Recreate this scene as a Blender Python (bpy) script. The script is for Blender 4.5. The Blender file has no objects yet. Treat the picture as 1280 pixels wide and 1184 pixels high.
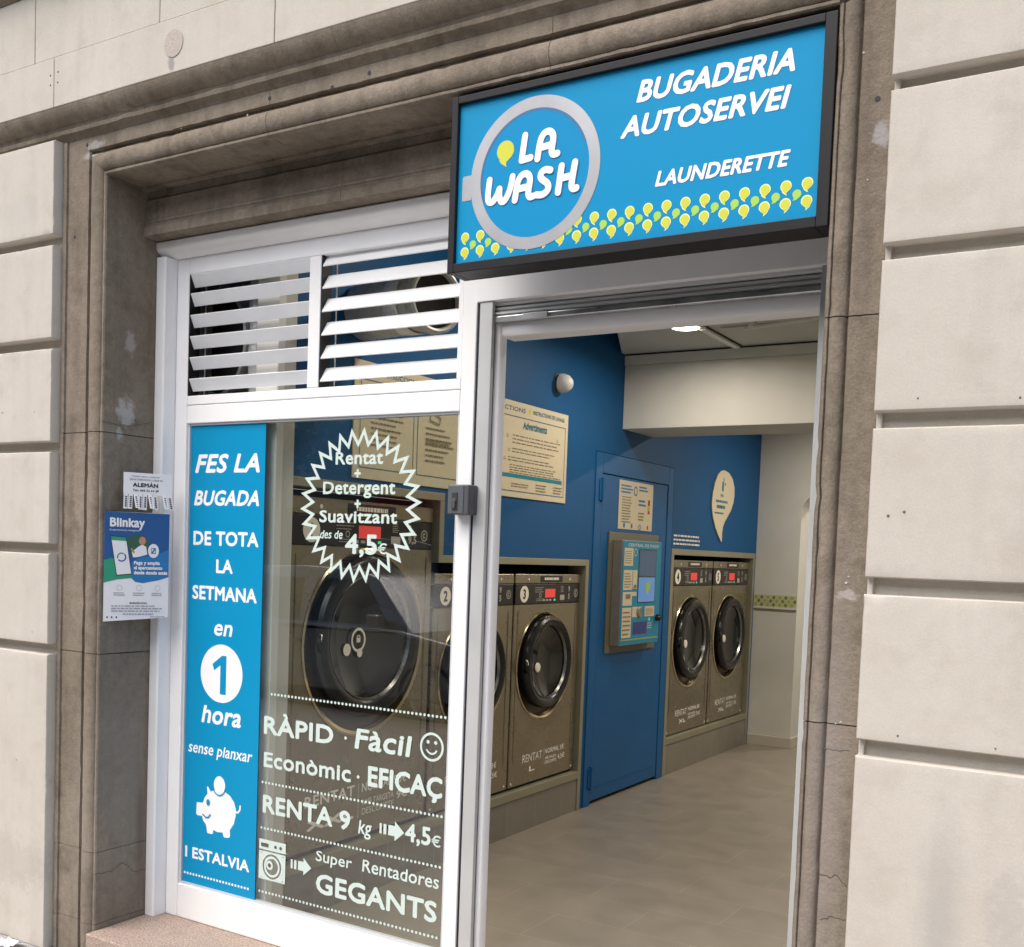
import bpy, math, random
from mathutils import Vector, Matrix, geometry
R = math.radians
sc = bpy.context.scene
col = sc.collection
random.seed(7)

# ------------------------------------------------------------------ camera, sky, sun, exposure
EYE = Vector((0.0, 0.0, 1.5))
YAW, PITCH, ROLL, FOC = -0.5471, -0.0536, 0.0368, 1340.4
fw = Vector((math.sin(YAW)*math.cos(PITCH), math.cos(YAW)*math.cos(PITCH), math.sin(PITCH)))
rt = fw.cross(Vector((0, 0, 1))).normalized()
up = rt.cross(fw)
r2 = rt*math.cos(ROLL) + up*math.sin(ROLL)
u2 = -rt*math.sin(ROLL) + up*math.cos(ROLL)
cam = bpy.data.cameras.new('camera')
camo = bpy.data.objects.new('camera', cam)
col.objects.link(camo)
m3 = Matrix((r2, u2, -fw)).transposed()
camo.matrix_world = Matrix.Translation(EYE) @ m3.to_4x4()
cam.sensor_width = 36.0
cam.lens = FOC/1280*36
cam.shift_y = (764.7-592)/1280
cam.clip_start = 0.05
cam.clip_end = 500
sc.camera = camo

w = bpy.data.worlds.new("World")
sc.world = w
w.use_nodes = True
wn = w.node_tree
sky = wn.nodes.new('ShaderNodeTexSky')
sky.sky_type = 'NISHITA'
sky.sun_disc = False
sky.sun_elevation = R(58)
sky.sun_rotation = R(200)
sky.air_density = 1.0
sky.dust_density = 3.5
sky.ozone_density = 0.6
wn.links.new(sky.outputs[0], wn.nodes['Background'].inputs[0])
wn.nodes['Background'].inputs[1].default_value = 0.15
sun = bpy.data.lights.new('sun', 'SUN')
sun.energy = 1.5
sun.angle = R(60)
sun.color = (1.0, 0.965, 0.89)
suno = bpy.data.objects.new('sun', sun)
col.objects.link(suno)
el, az = R(50), R(200)     # azimuth from +Y, clockwise
sd = Vector((math.sin(az)*math.cos(el), math.cos(az)*math.cos(el), math.sin(el)))
suno.rotation_euler = sd.to_track_quat('Z', 'Y').to_euler()
suno.location = (0, -5, 12)
sc.view_settings.view_transform = 'Standard'
sc.view_settings.look = 'None'
sc.view_settings.exposure = 0.83
sc.view_settings.gamma = 1.0
try:
    sc.cycles.max_bounces = 10
    sc.cycles.diffuse_bounces = 5
    sc.cycles.transparent_max_bounces = 16
    sc.cycles.caustics_reflective = False
    sc.cycles.caustics_refractive = False
    sc.cycles.sample_clamp_indirect = 4
except Exception:
    pass

# ------------------------------------------------------------------ materials
def hexc(h):
    h = h.lstrip('#')
    o = []
    for i in (0, 2, 4):
        c = int(h[i:i+2], 16)/255
        o.append(c/12.92 if c <= .04045 else ((c+.055)/1.055)**2.4)
    return tuple(o)

def mat(name, c, rough=.5, metal=0, emit=None, es=0, spec=.5, var=0, vscale=20, bump=0, bscale=60, coat=0):
    """plain Principled with a little procedural colour variation and bump"""
    m = bpy.data.materials.new(name)
    m.use_nodes = True
    nt = m.node_tree
    b = nt.nodes['Principled BSDF']
    b.inputs['Base Color'].default_value = (*c, 1)
    b.inputs['Roughness'].default_value = rough
    b.inputs['Metallic'].default_value = metal
    b.inputs['Specular IOR Level'].default_value = spec
    if coat:
        b.inputs['Coat Weight'].default_value = coat
        b.inputs['Coat Roughness'].default_value = .08
    if emit:
        b.inputs['Emission Color'].default_value = (*emit, 1)
        b.inputs['Emission Strength'].default_value = es
    if var or bump:
        g = nt.nodes.new('ShaderNodeNewGeometry')
        n = nt.nodes.new('ShaderNodeTexNoise')
        n.inputs['Scale'].default_value = vscale
        n.inputs['Detail'].default_value = 5
        nt.links.new(g.outputs['Position'], n.inputs['Vector'])
        if var:
            rmp = nt.nodes.new('ShaderNodeMapRange')
            rmp.inputs[1].default_value = .3
            rmp.inputs[2].default_value = .7
            rmp.inputs[3].default_value = 1-var
            rmp.inputs[4].default_value = 1+var
            nt.links.new(n.outputs[0], rmp.inputs[0])
            mx = nt.nodes.new('ShaderNodeVectorMath')
            mx.operation = 'SCALE'
            mx.inputs[0].default_value = c
            nt.links.new(rmp.outputs[0], mx.inputs['Scale'])
            nt.links.new(mx.outputs[0], b.inputs['Base Color'])
            rr = nt.nodes.new('ShaderNodeMapRange')
            rr.inputs[3].default_value = max(.02, rough-.08)
            rr.inputs[4].default_value = min(1, rough+.08)
            nt.links.new(n.outputs[0], rr.inputs[0])
            nt.links.new(rr.outputs[0], b.inputs['Roughness'])
        if bump:
            n2 = nt.nodes.new('ShaderNodeTexNoise')
            n2.inputs['Scale'].default_value = bscale
            n2.inputs['Detail'].default_value = 6
            nt.links.new(g.outputs['Position'], n2.inputs['Vector'])
            bp = nt.nodes.new('ShaderNodeBump')
            bp.inputs['Strength'].default_value = bump
            bp.inputs['Distance'].default_value = .004
            nt.links.new(n2.outputs[0], bp.inputs['Height'])
            nt.links.new(bp.outputs[0], b.inputs['Normal'])
    return m

def stone(name, c1, c2, c3, rough=.85, grain=.25, stains=(), bump=.5, streak=0.0, mottle=0.0, mscale=38):
    """weathered stone: broad mottling, fine grain, vertical streaks, and stains with a shape of their own at given places"""
    m = bpy.data.materials.new(name)
    m.use_nodes = True
    nt = m.node_tree
    L = nt.links.new
    b = nt.nodes['Principled BSDF']
    b.inputs['Roughness'].default_value = rough
    b.inputs['Specular IOR Level'].default_value = .25
    g = nt.nodes.new('ShaderNodeNewGeometry')
    def noise(scale, detail=5, vec=None, rough_=.55):
        n = nt.nodes.new('ShaderNodeTexNoise')
        n.inputs['Scale'].default_value = scale
        n.inputs['Detail'].default_value = detail
        n.inputs['Roughness'].default_value = rough_
        L(vec or g.outputs['Position'], n.inputs['Vector'])
        return n.outputs[0]
    def ramp(inp, a, bb):
        r = nt.nodes.new('ShaderNodeMapRange')
        r.inputs[1].default_value = a
        r.inputs[2].default_value = bb
        L(inp, r.inputs[0])
        return r.outputs[0]
    def mix(fac, a, bcol, typ='MIX'):
        x = nt.nodes.new('ShaderNodeMix')
        x.data_type = 'RGBA'
        x.blend_type = typ
        if isinstance(fac, float):
            x.inputs[0].default_value = fac
        else:
            L(fac, x.inputs[0])
        for i, q in ((6, a), (7, bcol)):
            if isinstance(q, tuple):
                x.inputs[i].default_value = (*q, 1)
            else:
                L(q, x.inputs[i])
        return x.outputs[2]
    base = mix(ramp(noise(2.2, 6), .35, .68), c1, c2)
    base = mix(ramp(noise(9, 6), .52, .75), base, c3)
    if streak:
        mp = nt.nodes.new('ShaderNodeVectorMath')
        mp.operation = 'MULTIPLY'
        mp.inputs[1].default_value = (14, 14, 1.1)
        L(g.outputs['Position'], mp.inputs[0])
        st = ramp(noise(1.0, 4, mp.outputs[0]), .5, .75)
        sm = nt.nodes.new('ShaderNodeMath')
        sm.operation = 'MULTIPLY'
        L(st, sm.inputs[0])
        sm.inputs[1].default_value = streak
        base = mix(sm.outputs[0], base, tuple(x*.55 for x in c1))
    if mottle:
        mo = nt.nodes.new('ShaderNodeMapRange')
        mo.inputs[1].default_value = .35
        mo.inputs[2].default_value = .65
        mo.inputs[3].default_value = 1-mottle
        mo.inputs[4].default_value = 1+mottle
        L(noise(mscale, 6, rough_=.7), mo.inputs[0])
        ms = nt.nodes.new('ShaderNodeVectorMath')
        ms.operation = 'SCALE'
        L(base, ms.inputs[0])
        L(mo.outputs[0], ms.inputs['Scale'])
        base = ms.outputs[0]
    gr = nt.nodes.new('ShaderNodeMapRange')
    gr.inputs[1].default_value = .3
    gr.inputs[2].default_value = .7
    gr.inputs[3].default_value = 1-grain
    gr.inputs[4].default_value = 1+grain
    L(noise(220, 3), gr.inputs[0])
    sv = nt.nodes.new('ShaderNodeVectorMath')
    sv.operation = 'SCALE'
    L(base, sv.inputs[0])
    L(gr.outputs[0], sv.inputs['Scale'])
    out = sv.outputs[0]
    for (px, py, pz, rx, rz, amt, sc_col) in stains:
        d = nt.nodes.new('ShaderNodeVectorMath')
        d.operation = 'SUBTRACT'
        L(g.outputs['Position'], d.inputs[0])
        d.inputs[1].default_value = (px, py, pz)
        s = nt.nodes.new('ShaderNodeVectorMath')
        s.operation = 'MULTIPLY'
        L(d.outputs[0], s.inputs[0])
        s.inputs[1].default_value = (1/rx, 1/rx, 1/rz)
        ln = nt.nodes.new('ShaderNodeVectorMath')
        ln.operation = 'LENGTH'
        L(s.outputs[0], ln.inputs[0])
        nz = nt.nodes.new('ShaderNodeMath')
        nz.operation = 'MULTIPLY_ADD'
        L(noise(34, 6, rough_=.7), nz.inputs[0])
        soft = rz > .15
        nz.inputs[1].default_value = .9 if soft else 2.6
        nz.inputs[2].default_value = -.45 if soft else -1.3
        ad = nt.nodes.new('ShaderNodeMath')
        ad.operation = 'ADD'
        L(ln.outputs['Value'], ad.inputs[0])
        L(nz.outputs[0], ad.inputs[1])
        mr = nt.nodes.new('ShaderNodeMapRange')
        mr.inputs[1].default_value = 1.3 if soft else 1.05
        mr.inputs[2].default_value = .2 if soft else .55
        mr.inputs[3].default_value = 0
        mr.inputs[4].default_value = amt
        L(ad.outputs[0], mr.inputs[0])
        out = mix(mr.outputs[0], out, sc_col)
    L(out, b.inputs['Base Color'])
    bp = nt.nodes.new('ShaderNodeBump')
    bp.inputs['Strength'].default_value = bump
    bp.inputs['Distance'].default_value = .004
    ad = nt.nodes.new('ShaderNodeMath')
    ad.operation = 'ADD'
    L(noise(120, 4), ad.inputs[0])
    L(noise(18, 4), ad.inputs[1])
    L(ad.outputs[0], bp.inputs['Height'])
    L(bp.outputs[0], b.inputs['Normal'])
    return m

PLASTER = (.42, .42, .40)
SOOT = (.07, .06, .055)
M = {}
M['pale'] = stone('pale_stone', (.505, .468, .41), (.545, .508, .45), (.475, .437, .378), grain=.05, bump=.13, streak=.14, mottle=.02,
                  stains=[(-.40, 2.6, .70, .05, .22, .55, (.36, .345, .33)), (-.26, 2.6, .72, .05, .12, .4, (.38, .36, .34)),
                          (-.35, 2.6, .5, .16, .05, .3, (.40, .37, .34)), (-3.9, 2.6, 2.75, .12, .08, .35, (.45, .44, .42)),
                          (-3.9, 2.6, .2, .3, .12, .3, (.34, .31, .27)),
                          (-3.02, 2.58, 3.135, .018, .03, .8, (.25, .24, .24))])
M['brown'] = stone('brown_stone', (.190, .158, .120), (.250, .212, .167), (.140, .115, .089), grain=.15, bump=.5, streak=.55, mottle=.13,
                   stains=[(-3.432, 2.745, 1.985, .045, .06, .75, PLASTER), (-3.432, 2.76, 2.245, .03, .05, .5, PLASTER), (-3.432, 2.72, 1.90, .02, .03, .7, PLASTER),
                           (-3.53, 2.65, 2.93, .05, .015, .8, (.4, .38, .36)), (-3.50, 2.65, 2.965, .05, .02, .5, (.45, .44, .44)),
                           (-.64, 2.64, 2.52, .03, .03, .7, (.36, .35, .36)), (-.66, 2.64, 1.43, .03, .015, .8, (.40, .36, .34)),
                           (-.69, 2.64, .9, .05, .6, .55, (.32, .28, .255)), (-3.52, 2.65, .45, .06, .45, .5, (.29, .25, .21)),
                           (-3.432, 2.76, .55, .16, .5, .45, (.30, .265, .225)), (-3.64, 2.655, 2.05, .02, .5, .35, (.26, .22, .18)),
                           (-3.432, 2.85, .3, .02, .25, .4, (.10, .06, .05))])
M['granite'] = stone('pink_granite', (.33, .255, .21), (.40, .31, .255), (.26, .20, .17), grain=.35, bump=.2, rough=.55, mottle=.4, mscale=110)
M['paving'] = stone('pavement_stone', (.34, .325, .31), (.39, .375, .36), (.29, .275, .26), grain=.25, bump=.4)
M['asphalt'] = mat('asphalt', (.05, .05, .052), .9, var=.25, vscale=40, bump=.6, bscale=300)
M['white'] = mat('white_powder_coat', (.84, .845, .85), .5, spec=.35, var=.025, vscale=6)
M['slat'] = mat('louvre_shaded_white', (.74, .76, .78), .38, var=.04, vscale=8)  # darker white for the downward-facing slats, their shade put into the colour
M['alu'] = mat('brushed_aluminium', (.52, .53, .53), .45, .3, var=.05, vscale=5)
M['galv'] = mat('galvanised_steel', (.55, .56, .56), .3, .9, var=.2, vscale=9)
M['gap_shade'] = mat('dark_gap_fill', (.012, .013, .02), .7)  # near-black fill that paints the shade in the gaps by the shutter guide
M['black'] = mat('black_painted_metal', (.011, .011, .013), .5, spec=.25, var=.1, vscale=10)
M['cyan'] = mat('sign_cyan_vinyl', (.001, .25, .49), .5, spec=.15, var=.03, vscale=400)
M['cyan2'] = mat('sign_deep_cyan', (.001, .245, .50), .5, spec=.15)
M['sticker'] = mat('blue_window_vinyl', (.001, .265, .51), .4, spec=.25)
M['letter'] = mat('white_vinyl', (.86, .88, .90), .45)
M['frost'] = mat('frosted_vinyl', (.57, .68, .635), .6)
M['shade'] = mat('letter_edge_shadow_print', (.012, .13, .30), .5)
M['silver'] = mat('silver_print', (.37, .38, .40), .4, .25, var=.16, vscale=5)
M['lime'] = mat('lime_print', (.56, .58, .03), .5)
M['green'] = mat('leaf_green_print', (.34, .58, .07), .5)
M['limeline'] = mat('pale_lime_outline', (.75, .85, .45), .5)
M['paper'] = mat('white_paper', (.78, .78, .80), .8, var=.03, vscale=10)
M['ink'] = mat('black_ink', (.02, .02, .025), .7)
M['greyink'] = mat('grey_ink', (.32, .33, .38), .7)
M['navy'] = mat('poster_navy', (.010, .085, .27), .6)
M['pblue'] = mat('poster_blue', (.014, .17, .42), .6)
M['pgreen'] = mat('poster_green', (.02, .30, .17), .6)
M['skin'] = mat('print_skin_tone', (.45, .24, .15), .7)
M['leafprint'] = mat('print_dark_green', (.03, .10, .06), .7)
M['blue'] = mat('blue_wall_paint', (.004, .076, .21), .55, spec=.25, var=.05, vscale=3, bump=.12, bscale=180)
M['bluedoor'] = mat('blue_door_paint', (.005, .09, .25), .45, spec=.3, var=.04, vscale=4)
M['cream'] = mat('cream_plaster', (.59, .575, .52), .8, var=.04, vscale=4, bump=.2, bscale=150)
M['ceiling'] = mat('ceiling_plaster', (.50, .50, .47), .85, var=.03, vscale=3)
M['trim'] = mat('olive_steel_trim', (.30, .28, .20), .45, .35, var=.06, vscale=8)
M['machine'] = mat('bronze_steel', (.31, .27, .195), .28, .75, var=.07, vscale=7)
M['machine_dark'] = mat('bronze_steel_groove', (.12, .10, .07), .5, .5)
M['panel'] = mat('black_control_panel', (.016, .013, .013), .3)
M['doorblack'] = mat('black_door_plastic', (.010, .010, .011), .22, var=.2, vscale=30)
M['doorglass'] = mat('dark_door_glass', (.012, .012, .012), .06, spec=.8)
M['drum'] = mat('drum_steel', (.22, .21, .19), .3, .9, var=.2, vscale=60)
M['chrome'] = mat('gold_tinted_chrome', (.62, .52, .33), .16, .95)
M['badge'] = mat('cream_badge', (.80, .75, .63), .6)
M['panelink'] = mat('panel_grey_ink', (.42, .39, .33), .6)
M['machink'] = mat('machine_pale_ink', (.85, .82, .74), .6)
M['red'] = mat('red_display', (.35, .02, .02), .4, emit=(1, .08, .07), es=.28)
M['leafled'] = mat('green_led', (.03, .4, .15), .4, emit=(.05, .8, .3), es=.4)
M['posterc'] = mat('cream_poster_board', (.60, .525, .37), .7, var=.02, vscale=5)
M['posterink'] = mat('brown_poster_ink', (.20, .16, .10), .7)
M['posterblue'] = mat('teal_poster_ink', (.04, .16, .22), .7)
M['teal'] = mat('teal_band', (.01, .20, .26), .6)
M['kiosk'] = mat('kiosk_cyan', (.008, .22, .36), .4)
M['kioskgrey'] = mat('kiosk_grey_steel', (.30, .28, .23), .4, .55, var=.06)
M['plateplas'] = mat('olive_backing_plate', (.17, .155, .11), .5, .2)
M['screen'] = mat('lit_screen_dim', (.03, .05, .08), .12, emit=(.10, .16, .24), es=.2)
M['screen2'] = mat('lit_screen_blue', (.08, .18, .4), .12, emit=(.16, .33, .65), es=.22)
M['screen3'] = mat('small_lit_screen', (.01, .01, .05), .12, emit=(.05, .05, .2), es=.2)
M['lampglow'] = mat('lamp_diffuser', (.9, .85, .75), .5, emit=(1, .86, .68), es=9)
M['lampcore'] = mat('lamp_trim_white', (.75, .74, .7), .4)
M['tile_olive'] = mat('border_olive', (.36, .37, .08), .5)
M['tile_green'] = mat('border_green', (.16, .22, .05), .5)
M['skirt'] = mat('dark_skirting', (.06, .055, .05), .5)
M['duct'] = mat('spiral_duct_zinc', (.46, .47, .45), .4, .25, var=.12, vscale=10)
M['ductshade'] = mat('duct_mouth_shade', (.006, .006, .007), .8)  # black that stands for the darkness inside the duct mouths
M['foil'] = mat('crinkled_foil', (.78, .79, .80), .22, .35, bump=1.0, bscale=45)
M['pvc'] = mat('white_plastic_pipe', (.62, .62, .60), .45)
M['keygrey'] = mat('grey_key_box', (.085, .09, .10), .45, .2)
M['keydark'] = mat('dark_key_cover', (.03, .032, .036), .5)
M['brass'] = mat('brushed_nickel', (.60, .57, .50), .25, .95)
M['carpaint'] = mat('dark_car_paint', (.018, .02, .024), .18, .2, coat=1.0)
M['carsilver'] = mat('silver_car_paint', (.28, .29, .30), .25, .6, coat=.8)
M['carglass'] = mat('car_glass', (.01, .013, .014), .03, spec=.9)
M['tyre'] = mat('tyre_rubber', (.018, .018, .018), .85)
M['facade2'] = mat('opposite_render', (.34, .29, .23), .9, var=.08, vscale=1.5)
M['window2'] = mat('opposite_window_glass', (.03, .04, .05), .08)
M['awning'] = mat('red_awning_cloth', (.42, .03, .03), .8)
M['bark'] = mat('plane_tree_bark', (.16, .13, .09), .9, var=.35, vscale=12, bump=1, bscale=30)
M['leaf'] = mat('plane_leaf', (.045, .085, .022), .6, var=.4, vscale=2)

# floor tiles: large grey-brown porcelain slabs with thin joints
def floor_mat(name, c1, c2, cm, sx, rough):
    m = bpy.data.materials.new(name)
    m.use_nodes = True
    nt = m.node_tree
    L = nt.links.new
    b = nt.nodes['Principled BSDF']
    g = nt.nodes.new('ShaderNodeNewGeometry')
    br = nt.nodes.new('ShaderNodeTexBrick')
    br.offset = .5
    br.inputs['Scale'].default_value = 1
    br.inputs['Brick Width'].default_value = sx
    br.inputs['Row Height'].default_value = sx/2
    br.inputs['Mortar Size'].default_value = .0028
    br.inputs['Mortar Smooth'].default_value = .3
    br.inputs['Bias'].default_value = -.2
    br.inputs['Color1'].default_value = (*c1, 1)
    br.inputs['Color2'].default_value = (*c2, 1)
    br.inputs['Mortar'].default_value = (*cm, 1)
    L(g.outputs['Position'], br.inputs['Vector'])
    n = nt.nodes.new('ShaderNodeTexNoise')
    n.inputs['Scale'].default_value = 5
    n.inputs['Detail'].default_value = 7
    n.inputs['Roughness'].default_value = .62
    L(g.outputs['Position'], n.inputs['Vector'])
    mr = nt.nodes.new('ShaderNodeMapRange')
    mr.inputs[1].default_value = .3
    mr.inputs[2].default_value = .7
    mr.inputs[3].default_value = .88
    mr.inputs[4].default_value = 1.11
    L(n.outputs[0], mr.inputs[0])
    sv = nt.nodes.new('ShaderNodeVectorMath')
    sv.operation = 'SCALE'
    L(br.outputs[0], sv.inputs[0])
    L(mr.outputs[0], sv.inputs['Scale'])
    L(sv.outputs[0], b.inputs['Base Color'])
    rr = nt.nodes.new('ShaderNodeMapRange')
    rr.inputs[3].default_value = rough-.1
    rr.inputs[4].default_value = rough+.12
    L(n.outputs[0], rr.inputs[0])
    L(rr.outputs[0], b.inputs['Roughness'])
    return m
M['floor'] = floor_mat('grey_brown_floor_tile', (.232, .20, .158), (.25, .216, .172), (.295, .262, .215), .6, .36)
M['plinth'] = floor_mat('grey_plinth_tile', (.20, .185, .15), (.215, .195, .16), (.27, .25, .2), .6, .5)

def glass_mat():
    m = bpy.data.materials.new('shop_window_glass')
    m.use_nodes = True
    nt = m.node_tree
    nt.nodes.clear()
    L = nt.links.new
    o = nt.nodes.new('ShaderNodeOutputMaterial')
    t = nt.nodes.new('ShaderNodeBsdfTransparent')
    t.inputs[0].default_value = (.86, .90, .87, 1)
    gl = nt.nodes.new('ShaderNodeBsdfGlossy')
    gl.inputs['Roughness'].default_value = 0.0
    gl.inputs['Color'].default_value = (1, 1, 1, 1)
    f = nt.nodes.new('ShaderNodeFresnel')
    gg = nt.nodes.new('ShaderNodeNewGeometry')
    io = nt.nodes.new('ShaderNodeMapRange')
    io.inputs[3].default_value = 1.52
    io.inputs[4].default_value = 1/1.52
    L(gg.outputs['Backfacing'], io.inputs[0])
    L(io.outputs[0], f.inputs[0])
    mm = nt.nodes.new('ShaderNodeMath')
    mm.operation = 'MULTIPLY'
    mm.use_clamp = True
    L(f.outputs[0], mm.inputs[0])
    mm.inputs[1].default_value = 2.3      # two faces of the pane
    mx = nt.nodes.new('ShaderNodeMixShader')
    L(mm.outputs[0], mx.inputs[0])
    L(t.outputs[0], mx.inputs[1])
    L(gl.outputs[0], mx.inputs[2])
    L(mx.outputs[0], o.inputs[0])
    return m
M['glass'] = glass_mat()

# ------------------------------------------------------------------ mesh helpers
class MB:
    def __init__(s):
        s.v = []
        s.f = []
    def add(s, vs, fs):
        k = len(s.v)
        s.v += [tuple(p) for p in vs]
        s.f += [tuple(i+k for i in q) for q in fs]
        return s
    def box(s, x0, x1, y0, y1, z0, z1):
        return s.add([(x0, y0, z0), (x1, y0, z0), (x1, y1, z0), (x0, y1, z0), (x0, y0, z1), (x1, y0, z1), (x1, y1, z1), (x0, y1, z1)],
                     [(0, 3, 2, 1), (4, 5, 6, 7), (0, 1, 5, 4), (1, 2, 6, 5), (2, 3, 7, 6), (3, 0, 4, 7)])
    def prism(s, pts, fn, a, b):
        """pts: 2D outline; fn(u,v,t) -> 3D; from t=a to t=b"""
        n = len(pts)
        vs = [fn(p[0], p[1], a) for p in pts] + [fn(p[0], p[1], b) for p in pts]
        fs = [(i, (i+1) % n, n+(i+1) % n, n+i) for i in range(n)]
        tri = geometry.tessellate_polygon([[Vector((p[0], p[1], 0)) for p in pts]])
        fs += [tuple(t) for t in tri] + [tuple(n+i for i in reversed(t)) for t in tri]
        return s.add(vs, fs)
    def rough(s, pts, fn, a, b, step=.03, amp=.0011, chip=.004, seed=0.0):
        """prism with a worn, slightly uneven surface and small chips along its length"""
        from mathutils import noise as nz
        n = len(pts)
        cu = sum(p[0] for p in pts)/n
        cv = sum(p[1] for p in pts)/n
        A = [Vector(fn(p[0], p[1], a)) for p in pts]
        B = [Vector(fn(p[0], p[1], b)) for p in pts]
        cA, cB = Vector(fn(cu, cv, a)), Vector(fn(cu, cv, b))
        m_ = max(2, int(abs(b-a)/step))
        vs = []
        for j in range(m_+1):
            t = j/m_
            cc = cA.lerp(cB, t)
            for k in range(n):
                p = A[k].lerp(B[k], t)
                o = Vector(p)+Vector((seed, seed, seed))
                d = nz.noise_vector(o*14)*amp+nz.noise_vector(o*45)*amp*.6
                c = nz.noise(o*17)
                if c > .34:
                    d += (cc-p).normalized()*chip*min(1, (c-.34)/.25)
                ax = (B[k]-A[k]).normalized()
                d -= ax*d.dot(ax)
                if j in (0, m_):
                    d *= .3
                vs.append(p+d)
        fs = []
        for j in range(m_):
            for k in range(n):
                k2 = (k+1) % n
                fs.append((j*n+k, j*n+k2, (j+1)*n+k2, (j+1)*n+k))
        tri = geometry.tessellate_polygon([[Vector((p[0], p[1], 0)) for p in pts]])
        fs += [tuple(t) for t in tri] + [tuple(m_*n+i for i in reversed(t)) for t in tri]
        return s.add(vs, fs)
    def lathe(s, prof, c, ax, seg=40, cap=True):
        """prof: (radius, height along ax) list"""
        ax = Vector(ax).normalized()
        e = Vector((0, 0, 1)) if abs(ax.z) < .9 else Vector((1, 0, 0))
        e1 = ax.cross(e).normalized()
        e2 = ax.cross(e1)
        c = Vector(c)
        vs = []
        fs = []
        for (r, h) in prof:
            for k in range(seg):
                a = 2*math.pi*k/seg
                vs.append(c+ax*h+e1*(r*math.cos(a))+e2*(r*math.sin(a)))
        for i in range(len(prof)-1):
            for k in range(seg):
                k2 = (k+1) % seg
                fs.append((i*seg+k, i*seg+k2, (i+1)*seg+k2, (i+1)*seg+k))
        if cap:
            if prof[0][0] > 1e-5:
                fs.append(tuple(range(seg)))
            if prof[-1][0] > 1e-5:
                fs.append(tuple((len(prof)-1)*seg+k for k in range(seg)))
        return s.add(vs, fs)
    def tube(s, pts, r, seg=12):
        pts = [Vector(p) for p in pts]
        vs = []
        fs = []
        n = len(pts)
        for i, p in enumerate(pts):
            d = (pts[min(i+1, n-1)]-pts[max(i-1, 0)]).normalized()
            e = Vector((0, 0, 1)) if abs(d.z) < .9 else Vector((1, 0, 0))
            a = d.cross(e).normalized()
            b = d.cross(a)
            rr = r[i] if isinstance(r, (list, tuple)) else r
            for k in range(seg):
                t = 2*math.pi*k/seg
                vs.append(p+a*(rr*math.cos(t))+b*(rr*math.sin(t)))
        for i in range(n-1):
            for k in range(seg):
                k2 = (k+1) % seg
                fs.append((i*seg+k, i*seg+k2, (i+1)*seg+k2, (i+1)*seg+k))
        fs.append(tuple(range(seg)))
        fs.append(tuple((n-1)*seg+k for k in range(seg)))
        return s.add(vs, fs)
    def build(s, name, m, parent=None, bevel=0, smooth=False, seg=2):
        me = bpy.data.meshes.new(name)
        me.from_pydata(s.v, [], s.f)
        me.validate()
        import bmesh
        bm = bmesh.new()
        bm.from_mesh(me)
        bmesh.ops.recalc_face_normals(bm, faces=bm.faces)
        bm.to_mesh(me)
        bm.free()
        me.materials.append(m)
        o = bpy.data.objects.new(name, me)
        col.objects.link(o)
        if parent is not None:
            o.parent = parent
            # meshes are written in world coordinates: undo the base Empty's offset
            q = parent.location if parent.parent is None else Vector((0, 0, 0))
            o.matrix_parent_inverse = Matrix.Translation(-q)
        if smooth:
            me.shade_smooth()
            try:
                me.set_sharp_from_angle(angle=R(35))
            except Exception:
                pass
        if bevel:
            b = o.modifiers.new('bevel', 'BEVEL')
            b.width = bevel
            b.segments = seg
            b.limit_method = 'ANGLE'
            b.angle_limit = R(40)
            b.harden_normals = False
        return o

def thing(name, label, cat, loc=(0, 0, 0), group=None):
    o = bpy.data.objects.new(name, None)
    o.empty_display_size = .1
    o.location = loc
    col.objects.link(o)
    o['label'] = label
    o['category'] = cat
    o['kind'] = 'thing'
    if group:
        o['group'] = group
    return o
def tag(o, label, cat, group=None):
    o['kind'] = 'thing'
    o['label'] = label
    o['category'] = cat
    if group:
        o['group'] = group
    return o
def struct(o):
    o['kind'] = 'structure'
    return o

# a drawing plane in the world: decals (print, vinyl, lettering) are laid on it as thin real sheets
class Plane:
    def __init__(s, o, u, v, n):
        s.o, s.u, s.v, s.n = Vector(o), Vector(u), Vector(v), Vector(n)
    def at(s, a, b, d=0.0):
        return s.o+s.u*a+s.v*b+s.n*d
def front(y):
    return Plane((0, y, 0), (1, 0, 0), (0, 0, 1), (0, -1, 0))
def side(x):
    return Plane((x, 0, 0), (0, 1, 0), (0, 0, 1), (1, 0, 0))

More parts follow.
